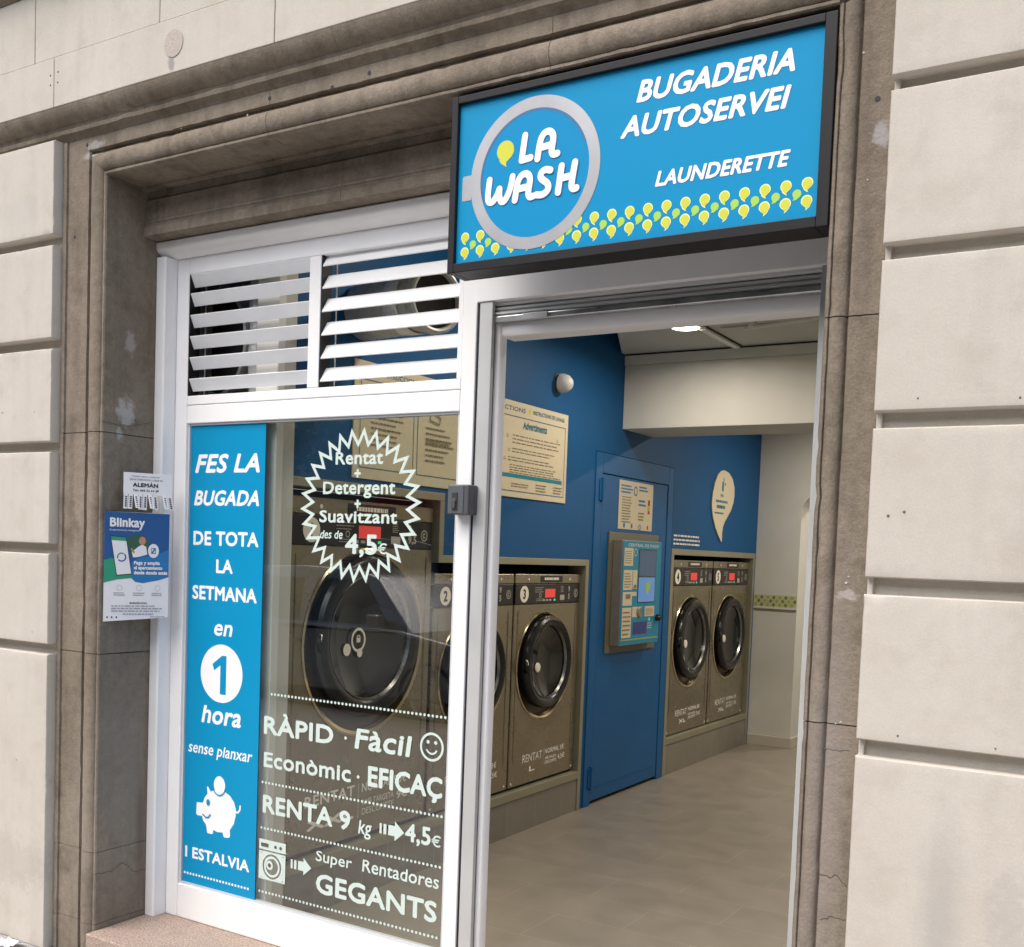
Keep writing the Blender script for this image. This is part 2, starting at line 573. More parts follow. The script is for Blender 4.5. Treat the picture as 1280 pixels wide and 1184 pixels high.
class Ink(MB):
    """flat print on a Plane"""
    def __init__(s, pl, d=.001):
        super().__init__()
        s.pl = pl
        s.d = d
        s.k = 0
    def nd(s):
        s.k += 1
        return s.d + s.k*1e-5
    def poly(s, pts):
        d = s.nd()
        tri = geometry.tessellate_polygon([[Vector((p[0], p[1], 0)) for p in pts]])
        return s.add([s.pl.at(p[0], p[1], d) for p in pts], [tuple(t) for t in tri])
    def rect(s, a0, a1, b0, b1):
        d = s.nd()
        return s.add([s.pl.at(a0, b0, d), s.pl.at(a1, b0, d), s.pl.at(a1, b1, d), s.pl.at(a0, b1, d)], [(0, 1, 2, 3)])
    def disc(s, a, b, r, rb=None, seg=32):
        rb = rb or r
        return s.poly([(a+r*math.cos(2*math.pi*k/seg), b+rb*math.sin(2*math.pi*k/seg)) for k in range(seg)])
    def ring(s, a, b, r0, r1, seg=56, a0=0, a1=360, sq=1.0):
        d = s.nd()
        vs = []
        full = abs(a1-a0) >= 360
        n = seg if full else seg+1
        for k in range(n):
            t = R(a0+(a1-a0)*k/seg)
            vs.append(s.pl.at(a+r0*math.cos(t), b+r0*sq*math.sin(t), d))
            vs.append(s.pl.at(a+r1*math.cos(t), b+r1*sq*math.sin(t), d))
        fs = []
        for k in range(seg):
            i = 2*k
            j = 2*((k+1) % n)
            fs.append((i, i+1, j+1, j))
        return s.add(vs, fs)
    def stroke(s, pts, wd):
        for i in range(len(pts)-1):
            p, q = Vector(pts[i]), Vector(pts[i+1])
            t = q-p
            if t.length < 1e-6:
                continue
            n = Vector((-t.y, t.x)).normalized()*wd/2
            s.poly([p+n, q+n, q-n, p-n])
        for p in pts:
            s.disc(p[0], p[1], wd/2, seg=14)
        return s
    def lines(s, a0, a1, b0, b1, n, rnd, hgt=.45, ragged=.25):
        """rows of illegibly small print: dashes of word length"""
        pitch = (b1-b0)/n
        for i in range(n):
            y = b1-(i+.75)*pitch
            end = a1-(a1-a0)*rnd.random()*ragged
            x = a0
            while x < end-.004*(a1-a0):
                wl = (a1-a0)*rnd.uniform(.03, .13)
                s.rect(x, min(x+wl, end), y, y+pitch*hgt)
                x += wl+(a1-a0)*.018
        return s

_tc = {}
def glyphs(body, shear=0.0, space=1.0):
    key = (body, shear, space)
    if key in _tc:
        return _tc[key]
    c = bpy.data.curves.new('tmp', 'FONT')
    c.body = body
    c.size = 1
    c.shear = shear
    c.space_character = space
    c.resolution_u = 3
    o = bpy.data.objects.new('tmp', c)
    col.objects.link(o)
    dg = bpy.context.evaluated_depsgraph_get()
    me = o.evaluated_get(dg).to_mesh()
    vs = [(v.co.x, v.co.y) for v in me.vertices]
    fs = [tuple(p.vertices) for p in me.polygons]
    o.evaluated_get(dg).to_mesh_clear()
    bpy.data.objects.remove(o)
    bpy.data.curves.remove(c)
    _tc[key] = (vs, fs)
    return _tc[key]

def text(ink, body, a0, a1, b, cap, ref='H', shear=0.0, bold=.06, space=None, xh=.74):
    """lettering fitted between a0 and a1 with its baseline at b; cap is the height of the glyph ref"""
    if space is None:
        space = 1.0+bold*.9
    vs, fs = glyphs(body, shear, space)
    hv, _ = glyphs(ref, 0.0, 1.0)
    gh = max(p[1] for p in hv)
    if any(ch.islower() for ch in body) and len(ref) == 1 and ref != 'x':
        # taller small letters than the built-in face has, like the shop's lettering
        x_, _ = glyphs('x')
        h_, _ = glyphs('H')
        xf, cf = max(p[1] for p in x_), max(p[1] for p in h_)
        def up_(y):
            if y <= 0:
                return y
            return y*xh*cf/xf if y <= xf else xh*cf+(y-xf)*(cf-xh*cf)/(cf-xf)
        vs = [(p[0], up_(p[1])) for p in vs]
        gh = up_(gh)
    r = bold*cap
    x0 = min(p[0] for p in vs)
    x1 = max(p[0] for p in vs)
    sx = (a1-a0-2*r)/(x1-x0)
    sy = (cap-2*r)/gh
    offs = [(0, 0)]
    if bold > 0:
        offs += [(r*math.cos(R(k*45)), r*math.sin(R(k*45))) for k in range(8)]
    for (ox, oy) in offs:
        d = ink.nd()
        ink.add([ink.pl.at(a0+r+(p[0]-x0)*sx+ox, b+r+p[1]*sy+oy, d) for p in vs], fs)
    return ink
def textw(ink, body, a0, b, cap, ref='H', bold=0.0, wid=1.0, center=False, shear=0.0):
    vs, fs = glyphs(body, shear, 1.0+bold*.9)
    hv, _ = glyphs(ref, 0.0, 1.0)
    gh = max(p[1] for p in hv)
    wdt = (max(p[0] for p in vs)-min(p[0] for p in vs))*cap/gh*wid
    if center:
        a0 -= wdt/2
    return text(ink, body, a0, a0+wdt, b, cap, ref, shear, bold)

def teardrop(a, b, h, ang=0.0, flip=1, n=22):
    """the comma-like drop of the shop's pattern: round head, tail curling to one side"""
    pts = []
    r = h*.40
    for k in range(n):
        t = R(-20+250*k/(n-1))
        pts.append((r*math.cos(t)*flip, r*math.sin(t)+h*.12))
    pts += [(-.28*h*flip, -.22*h), (-.20*h*flip, -.34*h), (-.06*h*flip, -.45*h), (.08*h*flip, -.52*h), (.04*h*flip, -.42*h), (.06*h*flip, -.32*h), (.16*h*flip, -.24*h), (.28*h*flip, -.15*h)]
    ca, sa = math.cos(ang), math.sin(ang)
    return [(a+p[0]*ca-p[1]*sa, b+p[0]*sa+p[1]*ca) for p in pts]

# ================================================================== SETTING: ground
struct(MB().box(-30, 30, -2.2, 2.62, -.5, -.12).build('pavement', M['paving']))
struct(MB().box(-60, 60, -13.5, -2.32, -.6, -.25).build('road', M['asphalt']))
struct(MB().box(-30, 30, -2.32, -2.2, -.5, -.115).build('kerb', M['granite'], bevel=.01))
struct(MB().box(-30, 30, -19, -13.5, -.6, -.12).build('far_pavement', M['paving']))
struct(MB().add([(-400, -400, -.62), (400, -400, -.62), (400, 400, -.62), (-400, 400, -.62)], [(0, 1, 2, 3)]).build('ground', M['asphalt']))

# ================================================================== FACADE
fac = thing('building_facade', 'pale rusticated stone facade with a brown moulded stone door surround', 'building', (-2.1, 2.75, -.12))
rndb = random.Random(3)
def block(x0, x1, y0, y1, z0, z1, bev=.008, name='stone_block'):
    return MB().box(x0, x1, y0, y1, z0, z1).build(name, M['pale'], fac, bevel=bev, seg=3)
def worn_block(x0, x1, y0, y1, z0, z1):
    """a block whose front arrises are slightly uneven and chipped"""
    import bmesh
    from mathutils import noise as nz
    bm = bmesh.new()
    nx, nz_ = max(2, int((x1-x0)/.016)), max(2, int((z1-z0)/.016))
    xs_ = [x0, x0+.003, x0+.008]+[x0+.008+(x1-x0-.016)*i/nx for i in range(1, nx)]+[x1-.008, x1-.003, x1]
    zs_ = [z0, z0+.003, z0+.008]+[z0+.008+(z1-z0-.016)*i/nz_ for i in range(1, nz_)]+[z1-.008, z1-.003, z1]
    vs, fs = [], []
    for j, z in enumerate(zs_):
        for i, x in enumerate(xs_):
            e = min(x-x0, x1-x, z-z0, z1-z)
            r_ = .0055
            y = y0+(r_-math.sqrt(max(0, r_*r_-(r_-e)**2)) if e < r_ else 0)
            p = Vector((x, y, z))
            n1 = nz.noise(p*9+Vector((3, 1, 7)))
            n2 = nz.noise(p*38)
            y += .0006*n1+.0003*n2
            if e < .014:
                y += max(0, n2*.6+n1*.5-.22)*.012*(1-e/.014)
            vs.append((x, y, z))
    W_ = len(xs_)
    for j in range(len(zs_)-1):
        for i in range(W_-1):
            fs.append((j*W_+i, j*W_+i+1, (j+1)*W_+i+1, (j+1)*W_+i))
    m_ = MB().add(vs, fs)
    k_ = len(vs)
    H_ = len(zs_)
    ring = [i for i in range(W_)]+[j*W_+W_-1 for j in range(1, H_)]+[(H_-1)*W_+i for i in range(W_-2, -1, -1)]+[j*W_ for j in range(H_-2, 0, -1)]
    back = [(vs[i][0], y1, vs[i][2]) for i in ring]
    m_.v += back
    R__ = len(ring)
    for q in range(R__):
        q2 = (q+1) % R__
        m_.f.append((ring[q], ring[q2], k_+q2, k_+q))
    m_.f.append(tuple(k_+q for q in range(R__)))
    bm.free()
    return m_.build('stone_block', M['pale'], fac, smooth=True)
# backing wall behind the blocks (kept clear of the opening)
bk = MB()
bk.box(-8, -3.676, 2.652, 3.2, -.12, 3.0)
bk.box(-.6018, 4.0, 2.642, 3.2, -.12, 2.9998)
bk.box(-8, 4.0, 2.652, 3.2, 3.0, 6.5)
bk.build('wall_core', M['pale'], fac)
# left pier courses
for z0, z1 in ((-.12, 1.045), (1.085, 1.435), (1.475, 1.827), (1.867, 2.22), (2.26, 2.61), (2.65, 3.0)):
    block(-8, -4.302, 2.60, 2.651, z0, z1)
    worn_block(-4.30, -3.684, 2.60, 2.651, z0, z1)
# right pier courses: margin strip at the jamb edge, grooves running away from it
zr = [(-.12, 1.05), (1.09, 1.436), (1.476, 1.826), (1.865, 2.215), (2.252, 2.602), (2.634, 3.0)]
for z0, z1 in zr:
    worn_block(-.612, .10, 2.60, 2.651, z0, z1)
    block(.102, 4.0, 2.60, 2.651, z0, z1)
MB().box(-.6110, -.597, 2.626, 2.651, -.11, 2.99).build('margin_strip', M['pale'], fac, bevel=.004)
# upper courses: lower band z 3.105..3.30 and the big ashlars above it
xs = [-8, -5.2, -3.66, -2.54, -1.2, -.595]
for a, b in zip(xs[:-1], xs[1:]):
    block(a+.0016, b-.0016, 2.578, 2.651, 3.105, 3.287, .003)
xs = [-8, -4.8, -3.785, -3.09, -2.0, -.595]
for a, b in zip(xs[:-1], xs[1:]):
    block(a+.0016, b-.0016, 2.584, 2.651, 3.290, 3.548, .003)
MB().prism([(2.651, 3.549), (2.58, 3.549), (2.555, 3.565), (2.54, 3.60), (2.50, 3.62), (2.50, 3.7), (2.651, 3.7)], lambda u, v, t: (t, u, v), -8, 4).build('string_course', M['brown'], fac)
block(-8, 4.0, 2.59, 2.651, 3.701, 6.5, .003)
# little drill holes beside the joint and on the round patch
for (x, z) in ((-3.68, 3.225), (-3.635, 3.23), (-3.68, 3.19), (-3.636, 3.192), (-3.045, 3.222), (-2.975, 3.225)):
    MB().lathe([(.004, 0), (.003, .0006), (0, .0007)], (x, 2.5779, z), (0, -1, 0), 10).build('drill_hole', M['ink'], fac)
MB().lathe([(.047, 0), (.046, .0025), (.0, .003)], (-3.008, 2.578, 3.202), (0, -1, 0), 28).build('mortar_patch', stone('mortar_patch_render', (.43, .385, .345), (.46, .41, .37), (.38, .34, .31), grain=.12), fac)

# brown surround: cornice, architrave, beam
fx = lambda u, v, t: (t, u, v)
corn = [(2.652, 3.104), (2.580, 3.104), (2.583, 3.085), (2.600, 3.06), (2.622, 3.048), (2.625, 3.036), (2.617, 3.030), (2.620, 3.018), (2.640, 3.008), (2.648, 2.997), (2.652, 2.997)]
MB().prism(corn, fx, -8, -4.6005).build('cornice', M['brown'], fac)
for a, b in ((-4.6, -3.2), (-3.199, -2.30), (-2.299, -1.1), (-1.099, -.60)):
    MB().rough(corn, fx, max(a, -4.6), b).build('cornice', M['brown'], fac, smooth=True)
def arc(cx, cy, r, a0, a1, n):
    return [(cx+r*math.cos(R(a0+(a1-a0)*k/n)), cy+r*math.sin(R(a0+(a1-a0)*k/n))) for k in range(n+1)]
# architrave profile across (w = distance outward from the opening edge, y)
def arch_prof(band_end):
    p = [(0, 3.0), (0, 2.646), (.004, 2.641), (.012, 2.641), (.014, 2.645)]
    p += [(.05+.036*math.cos(R(180-180*k/10)), 2.652-.024*math.sin(R(180-180*k/10))) for k in range(11)]
    p += [(.09, 2.662), (.102, 2.664), (.106, 2.646), (.1504, 2.645), (band_end-.022, 2.645), (band_end-.020, 2.637), (band_end, 2.637), (band_end, 3.0)]
    return p
pl = arch_prof(.245)
segs = [(-.12, .02), (.022, .30), (.302, 1.062), (1.065, 1.90), (1.903, 2.845)]
for a, b in segs:
    mt = b > 2.8
    MB().rough([(-3.432-q[0], q[1]) for q in pl], lambda u, v, t: (u, v, min(2.846+(-3.432-u)-.0004, 2.9965) if (mt and t == b) else t), a, b).build('jamb_stone', M['brown'], fac, smooth=True)
pr = [(q[0] if q[0] < .1 else .098+(q[0]-.1)*.3, q[1]) for q in arch_prof(.245)]
pr = [(0, 3.0), (0, 2.646), (.004, 2.640), (.010, 2.640), (.012, 2.644)] + [(.032+.02*math.cos(R(180-180*k/10)), 2.650-.015*math.sin(R(180-180*k/10))) for k in range(11)] + [(.055, 2.656), (.06, 2.645), (.1385, 2.645), (.1385, 3.0)]
for a, b in [(-.12, .45), (.452, 1.112), (1.115, 2.10), (2.103, 2.845)]:
    MB().rough([(-.752+q[0], q[1]) for q in pr], lambda u, v, t: (u, v, t), a, b).build('jamb_stone', M['brown'], fac, smooth=True)
lp = [(2.652, 2.9965), (2.645, 2.9965), (2.645, 2.925), (2.664, 2.921), (2.662, 2.912)] + [(2.652-.024*math.sin(R(180*k/10)), 2.896-.034*math.cos(R(180-180*k/10))*-1) for k in range(11)]
lp = [(2.80, 2.9965), (2.645, 2.9965), (2.645, 2.945), (2.664, 2.940), (2.662, 2.930)] + [(2.654-.026*math.sin(R(180*k/10)), 2.893+.034*math.cos(R(180*k/10))) for k in range(11)] + [(2.645, 2.858), (2.641, 2.856), (2.641, 2.846), (2.80, 2.846)]
lp = [(q[1], 2.846+q[0]) for q in arch_prof(.1505)]
lp = [(min(q[0], 2.80), q[1]) for q in lp]
lp = lp[:-4]+[(2.645, 2.9965), (2.80, 2.9965)]
for a, b in ((-3.432, -2.62), (-2.618, -1.55), (-1.548, -.7525)):
    MB().rough(lp, lambda u, v, t: ((-3.432-(v-2.846)) if t == -3.432 else t, u, v), a, b).build('lintel_stone', M['brown'], fac, smooth=True)
# soffit slab and the inner beam with its three fine mouldings
MB().box(-3.68, -.60, 2.80, 3.2, 2.838, 2.996).build('soffit', M['brown'], fac)
bp = [(3.2, 2.837), (2.835, 2.837), (2.832, 2.81), (2.822, 2.80), (2.822, 2.728), (2.818, 2.724), (2.818, 2.716), (2.822, 2.712), (2.822, 2.704), (2.815, 2.699), (2.812, 2.665), (2.83, 2.662), (3.2, 2.662)]
for a, b in ((-3.4315, -2.45), (-2.4485, -1.5), (-1.4985, -.7525)):
    MB().rough(bp, fx, a, b, .04, .0008, .003).build('inner_beam', M['brown'], fac)
# fill the reveal behind the jambs
MB().box(-3.68, -3.433, 3.0005, 3.2, -.12, 2.837).build('jamb_core', M['brown'], fac)
MB().box(-.751, -.603, 3.0005, 3.2, -.12, 2.837).build('jamb_core', M['brown'], fac)
# drill holes in the surround
for (x, z) in ((-3.55, 2.972), (-3.50, 2.925), (-2.62, 2.972), (-2.35, 2.955), (-2.20, 2.97), (-3.615, 2.64), (-.652, 2.606)):
    MB().lathe([(.007, 0), (.006, .0006), (0, .0007)], (x, 2.6448, z), (0, -1, 0), 10).build('drill_hole', M['ink'], fac)
fleck = stone('plaster_fleck_render', (.5, .48, .45), (.42, .4, .37), (.3, .27, .24), grain=.2)
for (x, z) in ((-.665, 2.42), (-.69, 2.72), (-.66, 1.475), (-.665, 1.46), (-.66, 1.12), (-.672, 1.115), (-2.52, 2.93), (-2.72, 2.935), (-3.04, 2.945)):
    MB().lathe([(rndb.uniform(.002, .0045), 0), (.0015, .0012), (0, .0013)], (x, 2.6448, z), (0, -1, .3), 6).build('plaster_fleck', fleck, fac)

def crack(pl_, pts, wd):
    k_ = Ink(pl_, .0004)
    rq = random.Random(len(pts))
    fine = [pts[0]]
    for p_, q_ in zip(pts[:-1], pts[1:]):
        for i_ in range(1, 6):
            f_ = i_/5
            jx, jz = (rq.uniform(-.0025, .0025), rq.uniform(-.003, .003)) if i_ < 5 else (0, 0)
            fine.append((p_[0]+(q_[0]-p_[0])*f_+jx, p_[1]+(q_[1]-p_[1])*f_+jz))
    k_.stroke(fine, wd)
    k_.build('crack', crackm, fac)
crackm = mat('crack_dirt', (.055, .045, .036), .9)
crack(front(2.6449), [(-0.6981, 0.7415), (-0.6701, 0.7336), (-0.6509, 0.7414), (-0.6251, 0.7175)], 0.0014)
crack(front(2.6449), [(-0.7461, 1.0517), (-0.7162, 1.0514), (-0.6768, 1.0485), (-0.6345, 1.0519)], 0.0014)
crack(front(2.6449), [(-0.684, 0.6234), (-0.6553, 0.6375), (-0.6241, 0.6361)], 0.0014)
crack(side(-3.432), [(2.6387, 0.2191), (2.719, 0.2125), (2.7634, 0.2371), (2.7942, 0.214), (2.8256, 0.1841), (2.8844, 0.1832)], 0.002)
crack(side(-3.432), [(2.6335, 1.0645), (2.702, 1.0634), (2.892, 1.0584)], 0.0014)
crack(side(-3.432), [(2.6382, 1.9383), (2.7577, 1.9349), (2.8709, 1.964)], 0.0014)
for (x, z) in [(-0.5139, 1.8914), (-0.2994, 1.8837), (-0.516, 1.1091), (-0.3059, 1.1055), (-0.5652, 1.6213), (-0.5298, 1.631), (-3.782, 1.982), (-3.9868, 1.9864), (-3.7793, 1.1268), (-3.8716, 0.6084)]:
    MB().lathe([(rndb.uniform(.002, .0042), 0), (.002, .0008), (0, .0009)], (x, 2.5995, z), (.1, -1, rndb.uniform(-.1, .1)), 6).build('chip', mat('chip_dirt', (.14, .12, .10), .9) if 'chip_dirt' not in bpy.data.materials else bpy.data.materials['chip_dirt'], fac)
stp = thing('granite_step', 'speckled pink granite doorstep slab under the white shop window', 'step', (-2.1, 2.8, -.12))
MB().box(-3.431, -.753, 2.60, 3.02, -.118, .0).build('slab', M['granite'], stp, bevel=.006)

lit = MB()
rr = random.Random(5)
vs = []
for i in range(5):
    for j in range(5):
        vs.append((-3.86+.022*i+rr.uniform(-.006, .006), 2.50+.018*j+rr.uniform(-.006, .006), -.112+rr.uniform(0, .028)))
fs = [(i*5+j, i*5+j+1, i*5+j+6, i*5+j+5) for i in range(4) for j in range(4)]
lit.add(vs, fs)
tag(lit.build('crumpled_paper', M['paper']), 'crumpled scrap of white paper lying on the pavement by the left wall', 'litter')

# ================================================================== SHOPFRONT (white aluminium window with louvres)
shop = thing('shop_window', 'white framed shop window with louvres on top and lettered glass below', 'window', (-2.7, 2.95, 0))
YF = 2.935
wf = M['white']
MB().prism([(-3.431, 2.99), (-3.431, 2.880), (-3.426, 2.875), (-3.384, 2.875), (-3.379, 2.880), (-3.378, 2.99)], lambda u, v, t: (u, v, t), .001, 2.600).build('outer_stile', wf, shop)
MB().prism([(2.99, 2.602), (2.928, 2.602), (2.90, 2.612), (2.882, 2.622), (2.874, 2.634), (2.874, 2.655), (2.88, 2.660), (2.99, 2.660)], fx, -3.431, -1.962).build('head_profile', wf, shop, smooth=True)
MB().box(-3.377, -3.311, YF, 2.99, .001, 2.601).build('stile', wf, shop, bevel=.003)
MB().box(-3.310, -1.965, YF+.0006, 2.99, 2.538, 2.601).build('top_rail', wf, shop, bevel=.003)
MB().box(-3.310, -2.019, YF, 2.99, 2.0345, 2.070).build('louvre_sill_rail', wf, shop, bevel=.003)
MB().box(-3.310, -2.019, YF, 2.99, 1.963, 2.0325).build('transom', wf, shop, bevel=.003)
MB().box(-3.310, -2.019, YF, 2.99, .001, .137).build('bottom_rail', wf, shop, bevel=.004)
MB().box(-2.018, -1.963, YF, 2.99, .001, 2.537).build('post', wf, shop, bevel=.004)
MB().box(-2.690, -2.636, YF, 2.99, 2.0705, 2.5375).build('mullion', wf, shop, bevel=.003)
MB().box(-2.037, -2.0185, YF+.002, 2.99, 2.0705, 2.5375).build('louvre_stile', wf, shop, bevel=.002)
def bead(x0, x1, z0, z1):
    b = MB()
    t = .010
    b.box(x0, x0+t, 2.944, 2.97, z0, z1).box(x1-t, x1, 2.944, 2.97, z0, z1)
    b.box(x0+t, x1-t, 2.944, 2.97, z0, z0+t*.7).box(x0+t, x1-t, 2.944, 2.97, z1-t*.7, z1)
    return b
bead(-3.3105, -2.0185, .1375, 1.9625).build('glazing_bead', mat('grey_white_bead', (.55, .57, .6), .4), shop)
def louvre(name, x0, x1, slats, forward_top):
    o = MB()
    for z in slats:
        if forward_top:
            p = [(2.937, z), (2.939, z+.003), (2.962, z-.042), (2.958, z-.044)]
        else:
            p = [(2.937, z), (2.939, z-.003), (2.972, z+.049), (2.969, z+.051)]
        o.prism(p, fx, x0+.0055, x1-.001)
    return o.build(name, M['slat'] if forward_top else M['white'], shop)  # the bank that faces down gets the white with shade painted in
louvre('louvre_slats', -3.309, -2.6905, (2.535, 2.463, 2.380, 2.298, 2.217, 2.134), True)
louvre('louvre_slats', -2.6355, -2.0375, (2.500, 2.421, 2.339, 2.256, 2.174, 2.093), False)
lb = MB()
for x in (-3.3105, -2.6358):
    MB().box(x, x+.005, 2.9375, 2.989, 2.0705, 2.5375).build('louvre_dark_edge', M['black'], shop)  # black strip standing in for the dark interior past the slat ends
lw = MB()
for x in (-3.262, -2.598):
    MB().box(x, x+.004, 2.9735, 2.9775, 2.071, 2.537).build('louvre_tie_rod', M['galv'], shop)
G = 2.953
pane = MB().add([(-3.303, G+.002, .14), (-2.024, G+.002, .14), (-2.024, G+.002, 1.96), (-3.303, G+.002, 1.96)], [(0, 1, 2, 3)]).build('glass_pane', M['glass'], shop)
# blue vinyl strip
GP = front(G)
strip = MB().box(-3.2995, -2.902, G-.001, G+.001, .1385, 1.962).build('blue_strip', M['sticker'], shop)
BLUE = [
 ('FES LA', -3.2747, -2.928, 1.7715, .0718, 'H', .2, 1), ('BUGADA', -3.2776, -2.928, 1.6448, .0589, 'H', .2, 1), ('DE TOTA', -3.2771, -2.9257, 1.4903, .0553, 'H', 0, 1),
 ('LA', -3.1476, -3.0581, 1.3847, .0533, 'H', 0, 1), ('SETMANA', -3.2761, -2.9279, 1.2781, .0546, 'H', 0, 1), ('en', -3.1507, -3.0517, 1.1422, .0452, 'x', .15, 1),
 ('hora', -3.2106, -2.9954, .7953, .0696, 'h', .15, 1), ('sense planxar', -3.2807, -2.9309, .6698, .0416, 'l', .15, 0), ('I ESTALVIA', -3.2866, -2.9339, .2455, .0452, 'H', 0, 1)]
for (s, a0, a1, b, cap, ref, sh, bo) in BLUE:
    text(Ink(GP, .0012), s, a0, a1, b, cap, ref, sh*1.2, (.046 if s.isupper() else .040) if bo else .02).build('lettering', M['letter'], strip)
MB.build(Ink(GP, .0012).disc(-3.1065, .9955, .1135, seg=48), 'badge_disc', M['letter'], strip)
one = Ink(GP, .0016)
one.poly([(-3.112, .915), (-3.080, .915), (-3.080, 1.066), (-3.104, 1.066), (-3.155, 1.030), (-3.146, 1.006), (-3.112, 1.028)])
one.build('numeral', M['sticker'], strip)
dt = Ink(GP, .0012)
for k in range(22):
    dt.disc(-3.287+.349*k/21, .181, .0052, seg=10)
dt.build('dotted_line', M['letter'], strip)
pg = Ink(GP, .0012)
pig = [(-3.227, .474), (-3.229, .428), (-3.222, .422), (-3.196, .424), (-3.190, .408), (-3.172, .392), (-3.166, .365), (-3.162, .360), (-3.138, .360), (-3.133, .366), (-3.133, .378), (-3.11, .373), (-3.08, .376), (-3.075, .362), (-3.070, .358), (-3.046, .361), (-3.040, .367), (-3.042, .392), (-3.022, .418), (-3.012, .452), (-3.012, .478), (-3.022, .503), (-3.044, .525), (-3.074, .538), (-3.105, .540), (-3.135, .534), (-3.150, .527), (-3.168, .547), (-3.171, .541), (-3.168, .516), (-3.184, .498), (-3.190, .482), (-3.194, .476)]
pg.poly(pig)
pg.stroke([(-3.013, .466), (-2.999, .468), (-2.990, .480), (-2.989, .494)], .007)
pg.disc(-3.103, .558, .031, .036)
pg.build('piggy_bank', M['letter'], strip)
pe = Ink(GP, .0035)
pe.disc(-3.162, .483, .0095, .0125, 16)
pe.stroke([(-3.190, .431), (-3.172, .421), (-3.158, .424), (-3.149, .436)], .006)
pe.ring(-3.103, .558, .032, .037, 30, 188, 352, 1.12)
pe.build('piggy_bank_lines', M['sticker'], strip)
# frosted lettering on the clear glass
GLASS = [
 ('Rentat', -2.5583, -2.3435, 1.7956, .0441, 'R', 0, 1), ('Detergent', -2.6138, -2.2866, 1.6908, .0445, 'D', 0, 1), ('Suavitzant', -2.6276, -2.2743, 1.5894, .0433, 'S', 0, 1),
 ('des de', -2.6218, -2.5166, 1.5319, .0289, 'd', .15, 0), ('4,5', -2.5037, -2.3587, 1.4797, .0711, '4', 0, 1), ('€', -2.3554, -2.3156, 1.4835, .0376, '€', 0, 0),
 ('RÀPID', -2.8751, -2.5327, .7892, .0685, 'R', 0, 1), ('Fàcil', -2.4338, -2.1807, .7889, .073, 'F', .08, 1), ('Econòmic', -2.871, -2.4466, .6639, .0572, 'E', 0, 1),
 ('EFICAÇ', -2.3692, -2.0476, .6628, .0725, 'E', 0, 1), ('RENTA 9', -2.8708, -2.4425, .4893, .069, 'R', 0, 1), ('kg', -2.4057, -2.3443, .4875, .0488, 'k', .1, 0),
 ('4,5', -2.198, -2.0891, .4959, .0641, '4', 0, 1), ('€', -2.0857, -2.047, .4972, .0398, '€', 0, 0), ('Super', -2.6008, -2.4298, .3528, .0384, 'S', .05, 0),
 ('Rentadores', -2.3829, -2.0491, .3538, .0439, 'R', .05, 0), ('GEGANTS', -2.5967, -2.0533, .2351, .074, 'G', 0, 1)]
for (s, a0, a1, b, cap, ref, sh, bo) in GLASS:
    text(Ink(GP, .0012), s, a0, a1, b, cap, ref, sh*1.2, (.046 if s.isupper() else .038) if bo else .02).build('lettering', M['frost'], pane)
for (a0, a1, z) in ((-2.84, -2.045, .9425), (-2.875, -2.047, .6045), (-2.875, -2.047, .4305), (-2.878, -2.051, .186)):
    d = Ink(GP, .0012)
    n = int((a1-a0)/.0172)
    for k in range(n+1):
        d.disc(a0+(a1-a0)*k/n, z, .0052, seg=10)
    d.build('dotted_line', M['frost'], pane)
# the spiky price burst
bu = Ink(GP, .0012)
NS = 30
cx, cz, ro, ri = -2.4455, 1.6505, .276, .226
pts = []
for k in range(2*NS+1):
    t = math.pi*k/NS + .05
    r = ro if k % 2 == 0 else ri
    pts.append((cx+r*1.0*math.cos(t), cz+r*math.sin(t)))
for i in range(2*NS):
    p, q = pts[i], pts[i+1]
    sp = lambda a, k: (cx+(a[0]-cx)*k, cz+(a[1]-cz)*k)
    bu.poly([p, q, sp(q, .905), sp(p, .905)])
bu.build('price_burst', M['frost'], pane)
for (a, b) in ((-2.456, 1.764), (-2.452, 1.657)):
    pl_ = Ink(GP, .0012)
    pl_.rect(a-.014, a+.014, b-.0042, b+.0042).rect(a-.0042, a+.0042, b-.0145, b+.0145)
    pl_.build('plus_sign', M['frost'], pane)
for (a, b) in ((-2.476, .821), (-2.413, .689)):
    MB.build(Ink(GP, .0012).disc(a, b, .006, seg=12), 'separator_dot', M['frost'], pane)
sm = Ink(GP, .0012)
sm.ring(-2.097, .836, .041, .0495)
sm.disc(-2.113, .852, .0065, seg=14).disc(-2.081, .852, .0065, seg=14)
sm.ring(-2.097, .836, .020, .0265, 20, 205, 335)
sm.build('smiley_face', M['frost'], pane)
def arrow(a0, a1, z, h):
    k = Ink(GP, .0012)
    wd = a1-a0
    k.rect(a0, a0+wd*.09, z-h*.26, z+h*.26).rect(a0+wd*.16, a0+wd*.28, z-h*.26, z+h*.26)
    k.poly([(a0+wd*.36, z-h*.26), (a0+wd*.62, z-h*.26), (a0+wd*.62, z-h*.5), (a1, z), (a0+wd*.62, z+h*.5), (a0+wd*.62, z+h*.26), (a0+wd*.36, z+h*.26)])
    k.build('arrow_mark', M['frost'], pane)
arrow(-2.310, -2.202, .522, .070)
arrow(-2.722, -2.621, .3195, .066)
wi = Ink(GP, .0012)
A, B, C0, D0 = -2.884, -2.749, .235, .388
def frame_poly(k, a0, a1, b0, b1, hole_pts_list):
    pass
wi.rect(A, B, .349, D0)
wi.rect(A, -2.874, C0, .343).rect(-2.759, B, C0, .343).rect(-2.874, -2.759, C0, .2405).rect(-2.874, -2.759, .3375, .343)
cxw, czw, rw = -2.8165, .289, .0475
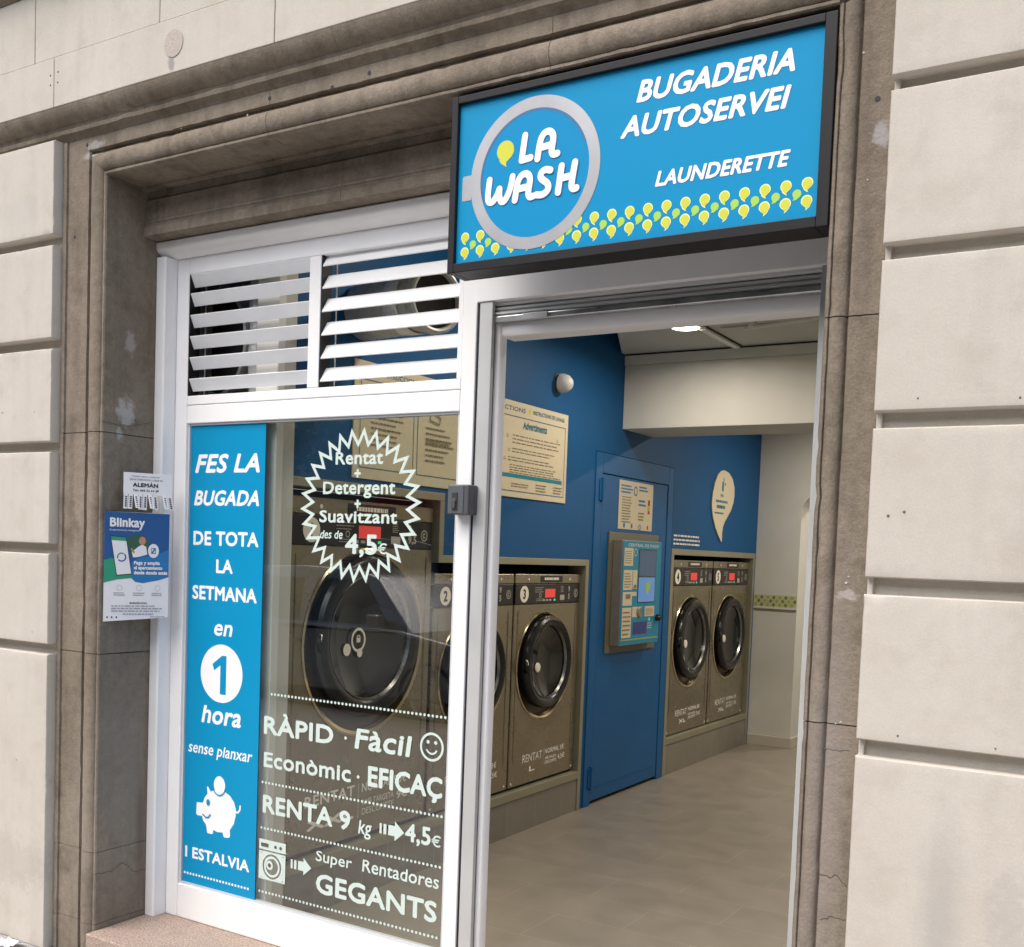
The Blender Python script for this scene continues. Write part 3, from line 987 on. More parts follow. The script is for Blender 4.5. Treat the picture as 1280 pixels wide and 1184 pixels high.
# washer body with round porthole: square outline minus a circle
sq = []
rd = []
for k in range(48):
    t = 2*math.pi*k/48
    c, s_ = math.cos(t), math.sin(t)
    m_ = max(abs(c)/.0575, abs(s_)/.0485)
    sq.append((cxw+c/m_, czw+s_/m_))
    rd.append((cxw+rw*c, czw+rw*s_))
for k in range(48):
    j = (k+1) % 48
    wi.poly([sq[k], sq[j], rd[j], rd[k]])
wi.ring(cxw, czw, .031, .040)
wi.disc(cxw-.012, czw+.004, .0175)
wi.build('washer_icon', M['frost'], pane)
wk = Ink(GP, .0022)
wk.rect(-2.874, -2.836, .360, .374).disc(-2.800, .367, .0065, seg=12).disc(-2.774, .367, .0065, seg=12)
wk.ring(cxw-.012, czw+.004, .0, .008, 20)
wk.build('washer_icon_detail', mat('icon_gap_dark', (.10, .09, .07), .6), pane)

# ------------------------------------------------------------------ doorway: roller shutter, guides, inner frame
dr = thing('doorway_frame', 'aluminium doorway frame with a rolled up shutter above the open entrance', 'door frame', (-1.35, 2.95, 0))
MB().box(-1.951, -1.9015, 2.934, 2.952, .001, 2.309).build('shutter_guide', M['alu'], dr, bevel=.003)
MB().box(-1.9625, -1.952, 2.942, 2.99, .001, 2.309).build('guide_gap', M['gap_shade'], dr)  # solid dark box in place of the shaded gap
MB().box(-1.94, -1.9065, 2.9525, 2.9615, .001, 2.309).build('guide_gap_strip', M['gap_shade'], dr)  # dark strip painting the gap line between guide and inner jamb
MB().box(-.848, -.7525, 2.934, 2.985, .001, 2.309).build('shutter_guide', M['alu'], dr, bevel=.003)
MB().box(-1.9622, -.7525, 2.928, 2.99, 2.310, 2.60).build('fascia_panel', wf, dr, bevel=.002)
MB().box(-1.95, -.80, 2.9795, 2.9985, 2.266, 2.60).build('shutter_backing', M['alu'], dr)
sh = MB()
for k, (y0, y1, z0, z1) in enumerate(((2.952, 2.975, 2.298, 2.335), (2.957, 2.978, 2.281, 2.2965), (2.950, 2.972, 2.265, 2.2795))):
    sh.prism([(y1, z0), (y0+.006, z0), (y0, z0+.005), (y0, z1-.005), (y0+.006, z1), (y1, z1)], fx, -1.9055, -.80)
sh.build('roller_shutter_slats', M['alu'], dr)
MB().box(-1.9055, -.80, 2.946, 2.9655, 2.243, 2.2635).build('shutter_bottom_bar', M['galv'], dr, bevel=.004)
MB().box(-1.79, -1.70, 2.936, 2.9455, 2.242, 2.262).build('shutter_lock', M['alu'], dr, bevel=.002)
ip = [(3.047, 2.2005), (2.985, 2.200), (2.974, 2.203), (2.968, 2.212), (2.968, 2.240), (2.974, 2.254), (2.990, 2.262), (3.047, 2.264)]
MB().prism(ip, fx, -1.8845, -.80).build('inner_lintel', mat('warm_white_frame', (.80, .81, .82), .4), dr, smooth=True)
MB().prism([(-1.951, 3.0), (-1.951, 2.9625), (-1.90, 2.9625), (-1.890, 2.966), (-1.885, 2.974), (-1.885, 3.0)], lambda u, v, t: (u, v, t), .001, 2.264).build('inner_jamb', wf, dr, smooth=True)
MB().box(-.842, -.753, 2.99, 3.047, .001, 2.26).build('inner_jamb', wf, dr, bevel=.003)
MB().box(-1.951, -.753, 3.0, 3.13, 2.338, 2.66).build('shutter_box', M['alu'], dr)

kb = thing('key_switch_box', 'small dark grey key switch box on the white post beside the doorway', 'key switch', (-1.975, 2.93, 1.62))
MB().box(-2.015, -1.934, 2.879, 2.934, 1.6215, 1.7185).build('housing', M['keygrey'], kb, bevel=.004)
MB().box(-2.012, -1.952, 2.8765, 2.8785, 1.625, 1.715).build('face_plate', mat('blue_grey_plate', (.12, .13, .145), .4, .3), kb, bevel=.001)
MB().box(-1.995, -1.974, 2.8735, 2.876, 1.635, 1.693).build('cover_flap', M['keydark'], kb, bevel=.002)
kc = MB()
kc.lathe([(.0075, 0), (.0075, .006), (0, .006)], (-1.9835, 2.8732, 1.668), (0, -1, 0), 18)
kc.box(-1.9875, -1.9795, 2.868, 2.8732, 1.643, 1.663)
kc.build('lock_cylinder', M['brass'], kb)

# ------------------------------------------------------------------ lit-box sign
sg = thing('shop_sign', 'black framed bright blue box sign lettered in white above the doorway', 'sign', (-1.313, 2.69, 2.322))
X0, X1, Z0, Z1 = -1.876, -.753, 2.322, 2.831
cs = MB()
cs.box(X0, X0+.022, 2.637, 2.733, Z0, Z1).box(X1-.030, X1, 2.637, 2.733, Z0, Z1)
cs.box(X0+.022, X1-.030, 2.637, 2.733, Z0, Z0+.027).box(X0+.022, X1-.030, 2.637, 2.733, Z1-.021, Z1)
cs.box(X0+.022, X1-.030, 2.70, 2.733, Z0+.027, Z1-.021)
cs.build('case', M['black'], sg, bevel=.002)
face = MB().box(X0+.0225, X1-.0305, 2.650, 2.66, Z0+.0275, Z1-.0215).build('face_panel', M['cyan'], sg)
SP = front(2.650)
for (s, a0, a1, b, cap) in (("BUGADERIA", -1.2839, -.856, 2.7134, .0568), ("AUTOSERVEI", -1.3277, -.8628, 2.6261, .0559), ("LAUNDERETTE", -1.2193, -.8568, 2.4844, .0398)):
    text(Ink(SP, .0003), s, a0+.0018, a1+.0018, b-.0018, cap, 'H', .25, .05).build('lettering_shadow', M['shade'], face)
    text(Ink(SP, .0006), s, a0, a1, b, cap, 'H', .25, .045).build('lettering', M['letter'], face)
LC = (-1.597, 2.578)
k = Ink(SP, .0011)
k.poly([(-1.806, 2.530), (-1.836, 2.530), (-1.838, 2.536), (-1.838, 2.596), (-1.834, 2.602), (-1.806, 2.602)])
k.ring(LC[0], LC[1], .178, .212, 72)
k.build('porthole_ring', M['silver'], face)
k = Ink(SP, .0007)
k.disc(LC[0], LC[1], .180, seg=64)
k.build('porthole_disc', M['cyan2'], face)
k = Ink(SP, .0009)
k.ring(LC[0], LC[1], .170, .179, 72, 20, 200)
k.build('porthole_shadow', M['shade'], face)
LOGO = {
 'L': [[(-1.627, 2.686), (-1.636, 2.618), (-1.607, 2.621)]],
 'A': [[(-1.584, 2.614), (-1.577, 2.664), (-1.566, 2.682), (-1.549, 2.686), (-1.536, 2.676), (-1.534, 2.660), (-1.540, 2.628), (-1.533, 2.617), (-1.520, 2.619)], [(-1.580, 2.643), (-1.541, 2.646)]],
 'W': [[(-1.742, 2.578), (-1.748, 2.528), (-1.741, 2.513), (-1.728, 2.514), (-1.713, 2.534), (-1.706, 2.553), (-1.708, 2.530), (-1.702, 2.512), (-1.691, 2.509), (-1.678, 2.526), (-1.668, 2.552), (-1.664, 2.577)]],
 'A2': [[(-1.654, 2.509), (-1.648, 2.556), (-1.637, 2.575), (-1.620, 2.580), (-1.607, 2.571), (-1.605, 2.553), (-1.611, 2.523), (-1.605, 2.510), (-1.594, 2.512)], [(-1.650, 2.538), (-1.612, 2.541)]],
 'S': [[(-1.540, 2.576), (-1.556, 2.581), (-1.570, 2.574), (-1.572, 2.561), (-1.562, 2.551), (-1.548, 2.542), (-1.543, 2.529), (-1.551, 2.516), (-1.567, 2.511), (-1.583, 2.514)]],
 'H': [[(-1.504, 2.582), (-1.513, 2.511)], [(-1.508, 2.548), (-1.470, 2.551)], [(-1.462, 2.586), (-1.472, 2.524), (-1.466, 2.513), (-1.455, 2.515)]]}
def smooth2(p):
    for _ in range(2):
        q = [p[0]]
        for i in range(len(p)-1):
            a, b = Vector(p[i]), Vector(p[i+1])
            if i > 0:
                q.append(tuple(a*.75+b*.25))
            if i < len(p)-2:
                q.append(tuple(a*.25+b*.75))
        q.append(p[-1])
        p = q
    return p
for (dx, dz, mm_, dd, nm) in ((.002, -.002, M['shade'], .0012, 'lettering_shadow'), (0, 0, M['letter'], .0024, 'lettering')):
    for word in ('LA', 'WASH'):
        k = Ink(SP, dd)
        k.nd = (lambda k=k: (setattr(k, 'k', k.k+1), k.d+k.k*4e-6)[1])
        for g_ in (('L', 'A') if word == 'LA' else ('W', 'A2', 'S', 'H')):
            for st_ in LOGO[g_]:
                k.stroke([(p[0]+dx, p[1]+dz) for p in (smooth2(st_) if len(st_) > 3 else st_)], .0195)
        k.build(nm, mm_, face)
k = Ink(SP, .0013)
k.poly(teardrop(-1.692, 2.645, .072, 0))
k.build('drop_mark', M['lime'], face)
# the printed border of drops: two rows of yellow drops, green ones between
ky, kg, ko = Ink(SP, .0005), Ink(SP, .0005), Ink(SP, .0002)
n = 20
for i in range(n):
    x = -1.823 + (1.823-.811)*i/(n-1)
    zz = 2.420+.010*i/(n-1)
    for dz in (.001, -.042):
        # no drops are drawn where the porthole covers them
        ko.poly(teardrop(x, zz+dz, .0355, 0, 1 if dz > 0 else -1))
        ky.poly(teardrop(x, zz+dz, .030, 0, 1 if dz > 0 else -1))
    if i < n-1:
        kg.poly(teardrop(x+.0265, zz-.0205, .028, -.5, -1))
ko.build('drop_outline_pattern', M['limeline'], face)
ky.build('yellow_drop_pattern', M['lime'], face)
kg.build('green_drop_pattern', M['green'], face)

# ------------------------------------------------------------------ flyers taped to the left reveal
Au, Bu = Vector((-3.429, 2.655, 0)), Vector((-3.320, 2.869, 0))
U = (Bu-Au).normalized()
PP = Plane(Au, U, (0, 0, 1), U.cross(Vector((0, 0, 1))))
PW = (Bu-Au).length
Z0p, Z1p = 1.188, 1.605
po = thing('parking_poster', 'blue and white parking app poster taped to the brown stone reveal', 'poster', (Au.x, Au.y, Z0p))
q = MB()
q.add([PP.at(0, Z0p), PP.at(PW, Z0p+.016), PP.at(PW, Z1p+.002), PP.at(0, Z1p), PP.at(0, Z0p, -.0006), PP.at(PW, Z0p+.016, -.0006), PP.at(PW, Z1p+.002, -.0006), PP.at(0, Z1p, -.0006)],
      [(0, 1, 2, 3), (4, 5, 6, 7), (0, 1, 5, 4), (1, 2, 6, 5), (2, 3, 7, 6), (3, 0, 4, 7)])
sheet = q.build('sheet', M['paper'], po)
def N(x, y):   # poster units: x 0..1 left to right, y 0..1 top to bottom
    return (x*PW, Z1p-y*(Z1p-Z0p))
def npoly(ink, pts):
    return ink.poly([N(*p) for p in pts])
k = Ink(PP, .0004)
npoly(k, [(.0, .0), (1, .0), (1, .585), (.85, .615), (.6, .645), (.48, .635), (.42, .60), (.2, .615), (0, .645)])
k.build('blue_field', M['navy'], sheet)
k = Ink(PP, .0006)
npoly(k, [(1, .33), (.8, .38), (.55, .41), (.42, .45), (.42, .59), (.48, .634), (.6, .644), (.85, .614), (1, .584)])
k.build('light_blue_shape', M['pblue'], sheet)
k = Ink(PP, .0006)
npoly(k, [(0, .44), (.12, .42), (.42, .52), (.42, .60), (.2, .615), (0, .645)])
k.build('green_shape', M['pgreen'], sheet)
k = Ink(PP, .0009)
npoly(k, [(.34, .24), (.45, .205), (.6, .20), (.7, .27), (.64, .37), (.5, .41), (.4, .40)])
k.build('photo_print', M['leafprint'], sheet)
k = Ink(PP, .0011)
npoly(k, [(.42, .36), (.52, .31), (.58, .29), (.64, .31), (.66, .38), (.52, .405), (.44, .41)])
k.build('photo_print_shirt', M['paper'], sheet)
k = Ink(PP, .0013)
c_ = N(.58, .255)
k.disc(c_[0], c_[1], .013, .016, 18)
npoly(k, [(.40, .33), (.42, .325), (.47, .36), (.45, .375)])
k.build('photo_print_face', M['skin'], sheet)
k = Ink(PP, .0015)
npoly(k, [(.09, .215), (.33, .225), (.425, .565), (.19, .58)])
k.build('phone_print', M['ink'], sheet)
k = Ink(PP, .0018)
npoly(k, [(.10, .222), (.325, .231), (.415, .558), (.198, .572)])
k.build('phone_screen_print', M['paper'], sheet)
k = Ink(PP, .0021)
npoly(k, [(.10, .222), (.325, .231), (.333, .262), (.108, .258)])
c_ = N(.265, .41)
k.ring(c_[0], c_[1], .0125, .0175, 20, 60, 200)
k.build('phone_screen_green', M['pgreen'], sheet)
k = Ink(PP, .0021)
k.ring(c_[0], c_[1], .0125, .0175, 30, 220, 410)
k.build('phone_screen_ring', M['navy'], sheet)
k = Ink(PP, .0015)
a, b = N(.08, .135)
text(k, 'Blinkay', a, N(.615, 0)[0], b, .0345, 'B', 0, .05)
c_ = N(.755, .345)
MB.build(Ink(PP, .0014).disc(c_[0], c_[1], .0205, .027), 'icon_disc', M['paper'], sheet)
for i, s in enumerate(('Paga y amplía', 'el aparcamiento', 'desde donde estés')):
    wds = (.86, .90, .98)[i]
    text(k, s, N(.455, 0)[0], N(wds, 0)[0], N(0, .475+.045*i)[1], .0135, 'P', 0, .07)
text(k, 'El aparcamiento inteligente', N(.08, 0)[0], N(.53, 0)[0], N(0, .17)[1], .006, 'E', 0, 0)
k.build('white_lettering', M['paper'], sheet)
k = Ink(PP, .0019)
k.ring(c_[0], c_[1], .009, .012, 4, 45, 405, 1.3)
k.stroke([(c_[0]-.004, c_[1]-.006), (c_[0]+.004, c_[1]+.006)], .005)
k.build('icon_print', M['navy'], sheet)
k = Ink(PP, .0006)
rnd = random.Random(11)
for x in (.24, .54, .83):
    c_ = N(x, .69)
    k.ring(c_[0], c_[1], .009, .0102, 24, 0, 360, 1.1)
    k.lines(c_[0]-.022, c_[0]+.022, N(0, .765)[1], N(0, .728)[1], 2, rnd)
k.lines(N(.12, 0)[0], N(.95, 0)[0], N(0, .915)[1], N(0, .845)[1], 3, rnd)
k.lines(N(.3, 0)[0], N(.78, 0)[0], N(0, .945)[1], N(0, .918)[1], 1, rnd)
k.lines(N(.72, 0)[0], N(.96, 0)[0], N(0, .962)[1], N(0, .945)[1], 1, rnd)
k.build('small_print', M['greyink'], sheet)
k = Ink(PP, .0008)
text(k, 'BARCELONA', N(.40, 0)[0], N(.67, 0)[0], N(0, .838)[1], .0075, 'B', 0, .04)
for x in (.06, .13, .20):
    c_ = N(x, .96)
    k.disc(c_[0], c_[1], .003, .004, 10)
k.build('dark_print', M['ink'], sheet)

fl = thing('tear_off_flyer', 'white tear-off flyer reading ALEMÁN with cut strips, above the blue poster', 'flyer', (Au.x, Au.y, 1.61))
F0, F1 = .065, PW+.004
q = MB()
def sheetbox(a0, a1, b0, b1, d0, d1, lean=0.0):
    q.add([PP.at(a0+lean, b0, d0), PP.at(a1+lean, b0, d0), PP.at(a1, b1, d1), PP.at(a0, b1, d1), PP.at(a0+lean, b0, d0-.0005), PP.at(a1+lean, b0, d0-.0005), PP.at(a1, b1, d1-.0005), PP.at(a0, b1, d1-.0005)],
          [(0, 1, 2, 3), (4, 5, 6, 7), (0, 1, 5, 4), (1, 2, 6, 5), (2, 3, 7, 6), (3, 0, 4, 7)])
sheetbox(F0, F1, 1.675, 1.757, .006, .005)
nt_ = 10
tw = (F1-F0)/nt_
tabs = []
rnd = random.Random(4)
for i in range(nt_):
    if i == 7:
        continue
    a0 = F0+i*tw+.0012
    ln = rnd.uniform(-.004, .008) + (.004 if i > 7 else 0)
    dd = .006+rnd.uniform(0, .012)
    sheetbox(a0, a0+tw-.0022, 1.620+rnd.uniform(-.006, .006), 1.6748, dd, .006, ln)
    tabs.append((a0, ln, dd))
fs_ = q.build('sheet', M['paper'], fl)
k = Ink(PP, .0066)
text(k, 'ALEMÁN', F0+.034, F0+.128, 1.7035, .0155, 'A', 0, .06)
text(k, 'Tel.: 665 32 64 38', F0+.034, F0+.130, 1.687, .0078, 'T', 0, .045)
text(k, 'Profesor nativo y traductor', F0+.030, F0+.134, 1.741, .0055, 'P', .1, 0)
text(k, 'ofrece traducciones y clases de', F0+.022, F0+.144, 1.7285, .0055, 'o', .1, 0)
k.build('lettering', M['ink'], fs_)
k = Ink(PP, .0)
for (a0, ln, dd) in tabs:
    for j in range(6):
        b0 = 1.667-.0072*j
        f_ = (1.6748-b0)/.055
        k.d = .0066+(dd-.006)*f_+.0004
        k.k = 0
        aa = a0+ln*f_+tw*.3
        k.rect(aa, aa+tw*.38, b0-.0048, b0)
k.build('strip_print', M['ink'], fs_)

# ================================================================== INTERIOR
XW = -2.905
struct(MB().box(-3.6, 1.6, 3.0205, 8.6, -.2, 0).box(-3.6, 1.6, 8.6, 11.2, -.2, 0).build('shop_floor', M['floor']))
ce = MB().box(-3.6, 1.6, 3.14, 6.44, 3.10, 3.2).box(-3.6, 1.6, 6.4405, 11.2, 2.742, 3.2).build('shop_ceiling', M['ceiling'])
struct(ce)
dc_ = thing('dropped_ceiling', 'lower grey plasterboard ceiling in front of the cream beam', 'ceiling panel', (-.6, 5.4, 2.742))
MB().prism([(-2.925, 5.984), (-2.50, 5.0), (-2.40, 4.7), (.9, 4.7), (.9, 5.984)], lambda u, v, t: (u, v, t), 2.742, 2.80).build('board', M['ceiling'], dc_)
bw = thing('blue_wall', 'blue painted side wall of the laundry above the machines', 'wall', (XW, 5.7, 0))
wb = MB()
wb.box(-3.1, XW, 3.10, 4.126, 1.7715, 3.0995)
wb.box(-3.1, XW, 4.126, 5.63, 1.4835, 3.0995)
wb.box(-3.1, XW, 5.63, 6.4402, 2.1255, 3.0995).box(-3.1, XW, 6.4402, 6.83, 2.1255, 2.741)
wb.box(-3.1, XW, 6.83, 8.5995, 1.5805, 2.741)
wb.build('upper_wall', M['blue'], bw)
# recess linings behind the machines
rc = MB()
rc.box(-3.60, -3.55, 3.10, 8.5995, 0, 1.77)
rc.box(-3.55, XW-.001, 8.578, 8.5995, 0, 1.58)
rc.box(-3.55, XW-.001, 5.617, 5.655, 0, 2.1255).box(-3.55, XW-.001, 6.815, 6.832, 0, 2.1255)
rc.box(-3.55, -3.1005, 3.1, 5.62, 1.7715, 1.80).box(-3.55, -3.1005, 6.83, 8.6, 1.5805, 1.60)
rc.build('recess_lining', M['blue'], bw)
st_ = thing('end_post', 'cream post standing just inside the glass at the end of the machines', 'post', (-2.95, 3.04, 0))
MB().box(-3.00, -2.887, 2.992, 3.030, 0.001, 2.66).build('white_face', mat('grey_white_post', (.74, .74, .70), .6), st_, bevel=.003)
MB().box(-3.00, -2.893, 3.0305, 3.097, 0.001, 2.66).build('cream_face', M['cream'], st_, bevel=.003)
# left back area behind louvre
MB().box(-3.6, -3.56, 3.2, 3.6, 0, 2.741).build('service_wall', M['cream'], bw)

def surround(name, label, loc, rects, plinths):
    t = thing(name, label, 'machine surround', loc)
    m_ = MB()
    for (y0, y1, z0, z1) in rects:
        m_.box(-3.02, XW+.004, y0, y1, z0, z1)
    m_.build('steel_trim', M['trim'], t, bevel=.002)
    p_ = MB()
    for (y0, y1, z0, z1) in plinths:
        p_.box(-3.1, XW-.003, y0, y1, z0, z1)
    p_.build('tiled_plinth', M['plinth'], t)
    j = MB()
    for (y0, y1, z0, z1) in plinths:
        yy = y0+.32
        while yy < y1-.05:
            j.box(XW-.003, XW-.0022, yy-.0015, yy+.0015, z0, z1)
            yy += .36
    j.build('plinth_joint', mat('plinth_grout', (.30, .28, .23), .8), t)
    return t
surround('machine_surround', 'steel trim and tiled plinth around the three nearest washing machines', (XW, 4.3, 0),
         [(3.099, 4.126, 1.735, 1.771), (4.090, 4.126, 1.4835, 1.7345), (4.090, 5.577, 1.447, 1.483), (5.5775, 5.6145, .001, 1.483), (3.099, 5.577, .19, .234)],
         [(3.099, 5.577, .001, .1895)])
surround('machine_surround', 'steel trim and tiled plinth around the two far dryers', (XW, 7.7, 0),
         [(6.834, 8.572, 1.536, 1.579), (6.834, 6.880, .001, 1.5355), (8.535, 8.572, .001, 1.5355), (6.8805, 8.5345, .215, .258)],
         [(6.8805, 8.5345, .001, .2145)])

MX = -2.932
MPm = side(MX)
def machine(label, num, y0, y1, z0, z1, band, dc, dr_, txt, big=False, prices=('9', '5')):
    t = thing('washing_machine', label, 'washing machine', (MX-.3, (y0+y1)/2, z0), 'washing machines along the blue wall')
    W_ = y1-y0
    b = MB()
    # front panel with a round opening for the door, sides and top
    n_ = 64
    cy, cz = dc
    ro_ = dr_*1.13
    sqp, rdp = [], []
    bz1 = band[0]-.004
    for k in range(n_):
        t_ = 2*math.pi*(k+.5)/n_
        c, s = math.cos(t_), math.sin(t_)
        f_ = min(((y1-.008-cy) if c > 0 else (cy-y0-.008))/max(abs(c), 1e-6), ((bz1-cz) if s > 0 else (cz-z0))/max(abs(s), 1e-6))
        sqp.append((cy+c*f_, cz+s*f_))
        rdp.append((cy+ro_*c, cz+ro_*s))
    # corners
    cs_ = [(y1-.008, bz1), (y0+.008, bz1), (y0+.008, z0), (y1-.008, z0)]
    for (ca, cb) in cs_:
        i = min(range(n_), key=lambda q_: (sqp[q_][0]-ca)**2+(sqp[q_][1]-cb)**2)
        sqp[i] = (ca, cb)
    vs = [(MX, p[0], p[1]) for p in sqp]+[(MX, p[0], p[1]) for p in rdp]+[(MX-.035, cy+(p[0]-cy)*.97, cz+(p[1]-cz)*.97) for p in rdp]
    fs = []
    for k in range(n_):
        j = (k+1) % n_
        fs += [(k, j, n_+j, n_+k), (n_+k, n_+j, 2*n_+j, 2*n_+k)]
    b.add(vs, fs)
    b.box(MX-.55, MX-.04, y0+.012, y1-.012, z0, z1-.002)
    b.box(MX-.0395, MX-.001, y0+.002, y0+.0078, z0, bz1).box(MX-.0395, MX-.001, y1-.0078, y1-.002, z0, bz1)
    b.build('body', M['machine'], t)
    # vertical pressed ribs near the edges, top cap strip
    for y in (y0+.045, y1-.045):
        MB().tube([(MX-.001, y, z0+.12), (MX+.001, y, z0+.16), (MX+.001, y, bz1-.05), (MX-.001, y, bz1-.03)], .0035, 8).build('pressed_rib', M['machine'], t, smooth=True)
    MB().box(MX-.06, MX+.003, y0+.004, y1-.004, band[1]+.003, z1).build('top_strip', M['machine'], t, bevel=.004)
    MB().box(MX-.06, MX+.002, y0+.008, y1-.008, band[0], band[1]).build('control_panel', M['panel'], t, bevel=.002)
    cp = t.children[-1] if False else [o for o in bpy.data.objects if o.parent == t and o.name.startswith('control_panel')][-1]
    PPm = side(MX+.002)
    bh = band[1]-band[0]
    zc = (band[0]+band[1])/2
    # number badge
    bx = y0+W_*.135
    Ink(PPm, .0006).disc(bx, zc, bh*.42, seg=32).build('number_badge', M['badge'], cp)
    textw(Ink(PPm, .0012), num, bx, zc-bh*.25, bh*.5, '3', .05, 1.0, True).build('numeral', M['ink'], cp)
    # display, keys, small print
    Ink(PPm, .0008).rect(y0+W_*.44, y0+W_*.595, zc-bh*.2, zc+bh*.24).build('display', M['red'], cp)
    k = Ink(PPm, .0006)
    rn = random.Random(int(num))
    k.lines(y0+W_*.29, y0+W_*.42, zc+bh*.05, zc+bh*.38, 3, rn, .3)
    k.lines(y0+W_*.31, y0+W_*.43, zc-bh*.38, zc-bh*.22, 2, rn, .35)
    k.ring(y0+W_*.365, zc-bh*.08, bh*.08, bh*.12, 20)
    for q_ in (0, 1, 2.1):
        k.rect(y0+W_*(.41+.045*q_), y0+W_*(.44+.045*q_), zc-bh*.38, zc-bh*.28)
    k.lines(y0+W_*.68, y0+W_*.73, zc+bh*.05, zc+bh*.4, 5, rn, .4)
    k.rect(y0+W_*.67, y0+W_*.74, zc-bh*.36, zc-bh*.08)
    textw(k, prices[0], y0+W_*.80, zc+bh*.08, bh*.30, '9', .05)
    textw(k, prices[1], y0+W_*.80, zc-bh*.32, bh*.30, '9', .05)
    k.ring(y0+W_*.925, zc, bh*.17, bh*.215, 24)
    k.ring(y0+W_*.925, zc, bh*.05, bh*.10, 16, 40, 330)
    k.build('panel_print', M['panelink'], cp)
    Ink(PPm, .0009).rect(y0+W_*.575, y0+W_*.6, zc-bh*.38, zc-bh*.28).build('led', M['leafled'], cp)
    # dark name strip and two screw caps on the top strip
    pt = side(MX+.003)
    zt = (band[1]+z1)/2
    hh = z1-band[1]
    Ink(pt, .0006).rect(y0+W_*.36, y0+W_*.70, zt-hh*.32, zt+hh*.32).build('label_strip', M['panel'], t)
    k = Ink(pt, .0012)
    k.lines(y0+W_*.42, y0+W_*.64, zt-hh*.18, zt+hh*.18, 1, rn, .7, 0)
    k.disc(y0+W_*.19, zt, hh*.13, seg=14).disc(y0+W_*.82, zt, hh*.13, seg=14)
    k.build('label_print', M['badge'], t)
    # door: recess ring, chrome lip, black bowl ring, dark glass
    MB().lathe([(ro_, -.003), (ro_*1.02, .003), (ro_*1.0, .008), (ro_*.965, .003), (ro_*.955, -.02)], (MX, cy, cz), (1, 0, 0), 56, False).build('chrome_lip', M['chrome'], t, smooth=True)
    MB().lathe([(ro_*.96, -.034), (0.0, -.0345)], (MX, cy, cz), (1, 0, 0), 48).build('door_recess', M['machine_dark'], t)
    d = MB()
    dx, dz = (.0, .018*dr_/.26)
    R_ = dr_*.985
    d.lathe([(R_*.93, -.030), (R_*.99, -.005), (R_, .022), (R_*.97, .040), (R_*.91, .048), (R_*.84, .045), (R_*.77, .030), (R_*.75, .010)], (MX, cy+dx, cz+dz), (1, 0, 0), 56, False)
    do = d.build('door', M['doorblack'], t, smooth=True)
    g_ = MB()
    g_.lathe([(R_*.755, .012), (R_*.64, -.004), (R_*.45, -.018), (R_*.2, -.026), (0.0, -.028)], (MX, cy+dx, cz+dz), (1, 0, 0), 48, False)
    g_.build('door_glass', M['doorglass'], do, smooth=True)
    MB().lathe([(R_*.785, .0345), (R_*.78, .037), (R_*.755, .024)], (MX, cy+dx, cz+dz), (1, 0, 0), 48, False).build('glass_ring', M['drum'], do, smooth=True)
    h_ = MB()
    h_.tube([(MX+.035, cy-R_*.96, cz+dz+.02), (MX+.05, cy-R_*1.03, cz+dz), (MX+.035, cy-R_*.96, cz+dz-.04)], .012, 10)
    h_.build('door_handle', M['doorblack'], do, smooth=True)
    if not big:
        MB().lathe([(dr_*.105, .0), (dr_*.095, .006), (0, .008)], (MX-.020, cy+dx-dr_*.13, cz-dr_*.06), (1, 0, 0), 20).build('drum_hub', M['badge'], do)
    else:
        k = Ink(side(MX+.0), .0)
        k.d = -.012
        k.ring(cy-dr_*.10, cz+dr_*.03, dr_*.105, dr_*.135, 28, 0, 360, 1.1)
        k.rect(cy-dr_*.135, cy-dr_*.065, cz+dr_*.0, cz+dr_*.055)
        k.ring(cy-dr_*.10, cz+dr_*.055, dr_*.02, dr_*.035, 16, 0, 180)
        k.disc(cy-dr_*.07, cz-dr_*.13, dr_*.05, dr_*.055, 18)
        k.disc(cy-dr_*.31, cz-dr_*.08, dr_*.068, dr_*.075, 22)
        k.build('door_sticker', M['badge'], do)
    # printed size and price near the bottom
    k = Ink(MPm, .0012)
    txt(k)
    k.build('price_lettering', M['machink'], t)
    for y in (y0+.03, y1-.03):
        MB().lathe([(.006, 0), (.005, .003), (0, .003)], (MX, y, z0+.018), (1, 0, 0), 10).build('screw', M['badge'], t)
    MB().box(MX-.3, MX-.02, y0, y1, z0-.022, z0-.001).build('foot_gap_shade', M['ink'], t)  # black box standing in for the shade under the machine
    return t

def txt1(k):
    text(k, 'RENTAT', 3.25, 3.565, .437, .046, 'R', 0, .025)
    text(k, 'XXL', 3.264, 3.56, .338, .043, 'X', 0, .09)
    text(k, 'NORMAL 9,5€', 3.612, 3.93, .443, .040, 'N', 0, .02)
    text(k, 'AMB TARGETA', 3.615, 3.84, .384, .026, 'A', 0, 0)
    text(k, 'DESCOMPTE', 3.617, 3.84, .343, .028, 'D', 0, 0)
    text(k, '9€', 3.86, 3.94, .372, .036, '9', 0, .03)
    for i in range(14):
        k.rect(3.588, 3.592, .335+.011*i, .341+.011*i)
def txt_small(y0, size, a, b, z=0.0):
    def f(k):
        text(k, 'RENTAT', y0+.145, y0+.358, .367+z, .043, 'R', 0, 0)
        text(k, size, y0+.22, y0+.22+.062*len(size), .311+z, .028, size[0], 0, .06)
        text(k, 'NORMAL '+a+'€', y0+.39, y0+.61, .386+z, .027, 'N', 0, .03)
        text(k, 'AMB TARGETA', y0+.392, y0+.525, .352+z, .016, 'A', 0, .03)
        text(k, 'DESCOMPTE', y0+.392, y0+.525, .327+z, .018, 'D', 0, .03)
        text(k, b+'€', y0+.54, y0+.62, .335+z, .028, '4', 0, .03)
        k.rect(y0+.372, y0+.3735, .32+z, .42+z)
    return f
